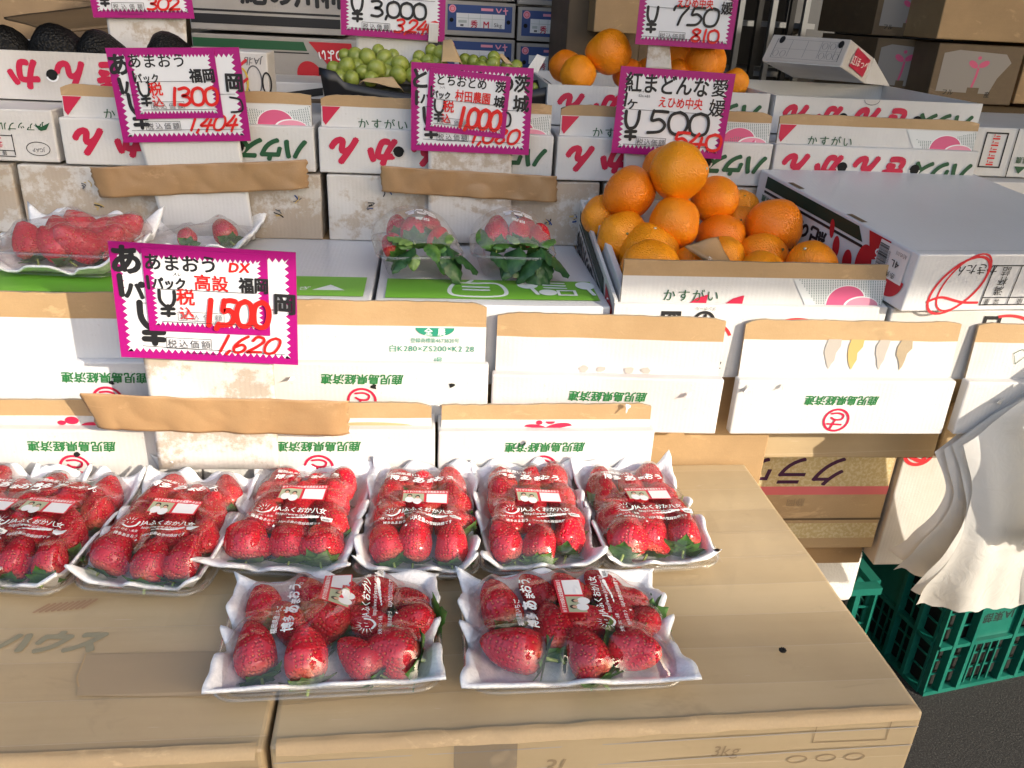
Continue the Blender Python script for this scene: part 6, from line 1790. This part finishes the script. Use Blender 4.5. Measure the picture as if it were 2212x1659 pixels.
GO = 'oranges piled in the front carton'
for (x, y, r_, Y, v, ax, lb, bt) in (
        (1404, 586, 70, 1.030, 3, (-.6, -.4, .5), 'golden orange lowest at the left front of the pile', 0),
        (1403, 545, 66, 1.080, 3, (.10, .75, .62), 'golden orange with pale stem button above the lowest left one', 1),
        (1347, 513, 58, 1.115, 3, (.02, -.02, 1), 'golden orange with a round scar at the left side of the pile', 0),
        (1500, 572, 48, 1.050, 0, (-.5, -.5, -.6), 'orange peeking out left of the torn paper', 0),
        (1560, 556, 50, 1.062, 3, (-.25, .9, .25), 'golden orange right behind the torn paper scrap', 0),
        (1645, 594, 54, 1.030, 3, (-.4, -.6, -.5), 'golden orange half sunk behind the brown flap', 0),
        (1646, 560, 60, 1.090, 0, (.62, .28, .75), 'orange with a brown ringed scar at the lower right', 0),
        (1752, 578, 60, 1.040, 4, (-.42, .52, .62), 'orange with stem button in the right front corner', 1),
        (1557, 515, 55, 1.125, 1, (.0, .95, .25), 'deep orange in the middle below the upright one', 0),
        (1672, 491, 63, 1.135, 1, (-.1, -.9, .3), 'big deep orange at the right against the striped carton', 0),
        (1456, 483, 60, 1.100, 0, (.9, .05, .1), 'tall orange in the centre just below the topmost', 0),
        (1544, 432, 53, 1.160, 0, (.3, -.8, -.5), 'orange tucked right below the topmost', 0),
        (1359, 416, 58, 1.150, 1, (.5, -.75, -.3), 'deep orange left beside the topmost', 0),
        (1466, 372, 64, 1.130, 2, (.66, -.08, .72), 'topmost orange with a pointed nipple and stem star', 1),
        (1300, 469, 46, 1.175, 3, (-.4, .2, -.8), 'golden orange at the far left behind the others', 0),
        (1440, 365, 52, 1.205, 1, (.0, .6, -.6), 'orange peeking out behind the topmost at its left', 0),
        (1601, 446, 38, 1.215, 3, (.0, .5, .9), 'small golden orange at the back right of the pile', 0),
        (1594, 487, 45, 1.180, 3, (-.1, .1, 1), 'golden orange with dark scar between middle and right big one', 0)):
    orange(x, y, r_, Y, v, ax, lb, GO, bt)
GO2 = 'oranges heaped in the upper carton'
for (x, y, r_, Y, v, ax, lb, bt) in (
        (1316, 112, 50, 1.46, 0, (.2, -.6, -.5), 'large orange standing highest at the left of the upper heap', 0),
        (1222, 145, 37, 1.52, 1, (-.15, .7, .6), 'dull orange with dark stem at the far left of the upper heap', 0),
        (1248, 160, 40, 1.45, 3, (.3, -.5, -.5), 'golden orange leaning at the left wall of the upper carton', 0),
        (1476, 108, 48, 1.49, 3, (-.3, .7, -.4), 'golden orange hiding part of the 750 price card', 0),
        (1524, 134, 46, 1.45, 0, (.3, -.6, -.4), 'orange right in front of the 750 card corner', 0),
        (1402, 160, 36, 1.50, 0, (.1, .6, -.5), 'orange low between the two upper peaks, right one', 0),
        (1356, 160, 34, 1.49, 1, (.1, -.6, -.5), 'orange low between the two upper peaks, left one', 0),
        (1462, 168, 40, 1.46, 1, (.0, .9, .35), 'orange with stem scar low behind the 500 card', 0),
        (1588, 178, 30, 1.47, 3, (.1, .6, -.5), 'golden orange at the far right of the upper heap', 0)):
    orange(x, y, r_, Y, v, ax, lb, GO2, bt)
ob, o = sheet4('paper_scrap', [P(1480, 528, 1.020), P(1553, 512, 1.030), P(1592, 580, 1.010), P(1530, 560, .998)], 'kraft_tape', amp=.006, sc=22, solid=.0008, nu=14, nv=12, seed=3); setp(ob, 'torn brown paper scrap sticking up before the front oranges', 'paper')
ob, o = sheet4('paper_scrap', [P(1532, 553, 1.001), P(1546, 566, .999), P(1560, 596, .992), P(1522, 596, .992)], 'white_board_b', amp=.002, sc=22, solid=.0006); setp(ob, 'white torn paper end under the brown paper scrap', 'paper')

# --- green grapes in the black tray
mb = MB(); mb.grid(lambda u, v: (math.sin(math.pi * v) * math.cos(2 * math.pi * u) * .93, math.sin(math.pi * v) * math.sin(2 * math.pi * u) * .93, -math.cos(math.pi * v) * 1.08), 18, 12, 'grape_skin')
GRP = mb.mesh('grape')
def bunch(label, spots, Y0):
    root = empty('grape_bunch', atY(691 + spots[0][0] * .336, spots[0][1] * .336, Y0), 0, label, 'grapes', 'bunches of green grapes in black trays')
    for (cx, cy, rr, dy) in spots:
        o = bpy.data.objects.new('grape', GRP); COL.objects.link(o); o.parent = root
        p = atY(691.4 + cx * .336, cy * .336, Y0 + dy); r_ = rr * .336 * (p - Vector((0, 0, CAM_H))).dot(_f) / FPX
        o.location = p - root.location; o.scale = (r_, r_, r_); o.rotation_euler = (rnd.uniform(-1, 1), rnd.uniform(-1, 1), 0)
bunch('bunch of pale green grapes in the left end of the black tray', [(95, 450, 55, 0), (172, 432, 60, -.01), (165, 358, 45, .03), (232, 365, 56, .02), (305, 372, 58, .01), (375, 325, 44, .04), (412, 375, 56, .015), (470, 362, 46, .04), (365, 442, 62, -.02), (282, 467, 52, -.015), (516, 416, 62, 0), (505, 480, 56, -.02), (130, 500, 50, -.02), (205, 508, 52, -.03), (430, 470, 55, -.005), (455, 420, 50, .01), (240, 430, 50, .0), (600, 480, 55, -.01), (330, 510, 50, -.03)], 1.44)
bunch('bunch of green grapes between brown paper leaves above the centre card', [(640, 375, 50, 0), (718, 330, 46, 0), (782, 342, 54, -.01), (690, 395, 46, -.01), (755, 402, 50, -.01), (620, 430, 50, -.02), (700, 440, 52, -.02), (780, 440, 50, -.02)], 1.46)
bunch('bunch of green grapes at the right end of the black tray', [(935, 392, 48, .01), (988, 402, 46, 0), (1046, 398, 38, .01), (1118, 372, 45, -.01), (1112, 415, 48, -.02), (1262, 425, 42, 0), (1200, 430, 44, 0), (1380, 600, 30, -.06), (1375, 560, 28, -.05), (1040, 440, 48, -.02)], 1.46)
mb = MB()
tl, tr_ = atY(688, 158, 1.375), atY(1196, 205, 1.375)
bz = 1.3185
def tray_fn(u, v):
    x = tl.x + (tr_.x - tl.x) * u; s = math.sin(math.pi * min(1, max(0, v)))
    rimz = tl.z - .030 * math.sin(math.pi * u * .9 + .15) + (.012 if u < .08 else 0)
    z = bz + (rimz - bz) * (abs(v * 2 - 1) ** 2.2)
    e = 1 - .10 * (abs(v * 2 - 1) < .8)
    return (x * 1.0, 1.385 + v * .13, z)
mb.grid(tray_fn, 30, 14, 'black_tray')
for u in (0.0, 1.0): mb.grid(lambda a_, v, u=u: (tray_fn(u, v)[0], tray_fn(u, v)[1], tray_fn(u, v)[2] * (1 - a_) + (tl.z - .004) * a_), 4, 14, 'black_tray')
mb.grid(lambda u, v: (tray_fn(u, 0)[0] + (.010 * (1 - v) * (1 - 2 * u)), 1.385 + .004 * (1 - v), bz - .045 + (tray_fn(u, 0)[2] - bz + .045) * v), 30, 4, 'black_tray')
ob = mb.build('grape_tray', solid=.0015); setp(ob, 'long black plastic tray holding the green grapes', 'tray')
def leafpaper(label, pts, seed):
    ob, o = sheet4('paper_leaf', pts, 'kraft_light', amp=.004, sc=18, solid=.0006, seed=seed); setp(ob, label, 'paper')
leafpaper('curled brown paper leaf rising between the grapes', [P(956, 88, 1.45), P(976, 86, 1.44), P(996, 134, 1.42), P(952, 134, 1.41)], 1)
leafpaper('brown paper leaf lying over the left tray edge', [P(788, 172, 1.395), P(850, 166, 1.40), P(872, 190, 1.39), P(775, 178, 1.385)], 2)
leafpaper('pale paper leaf beside the right bunch of grapes', [P(1076, 118, 1.46), P(1086, 116, 1.46), P(1108, 140, 1.45), P(1092, 138, 1.45)], 3)
ob, o = sheet4('white_strip', [P(1160, 117, 1.39), P(1179, 124, 1.39), P(1160, 160, 1.38), P(1138, 150, 1.38)], 'white_board', solid=.001); setp(ob, 'white card strip leaning beside the upper orange carton', 'strip')

# --- avocados
mb = MB(); v_, f_ = berry_shape(9, 2.5, 1.0, 1, 1, .03, .6); mb.add(v_, f_, 'avocado_skin', True); AV = mb.mesh('avocado')
for x, y, r_, nm in ((28, 116, 48, 'at the picture edge'), (136, 112, 50, 'second from the left, largest'), (228, 118, 44, 'just left of the card reading 1,404'), (373, 116, 40, 'behind the card reading 1,404')):
    c = atY(x, y, 1.44); r3 = r_ * (c - Vector((0, 0, CAM_H))).dot(_f) / FPX
    o = bpy.data.objects.new('avocado', AV); COL.objects.link(o); o.location = c; o.scale = (r3,) * 3; o.rotation_euler = (R(20), R(95 + x % 30), R(x % 40))
    setp(o, 'black avocado in the upper left carton, ' + nm, 'avocado', 'black avocados in the upper left carton')

bpy.data.objects.remove(_fo); bpy.data.curves.remove(_fc)
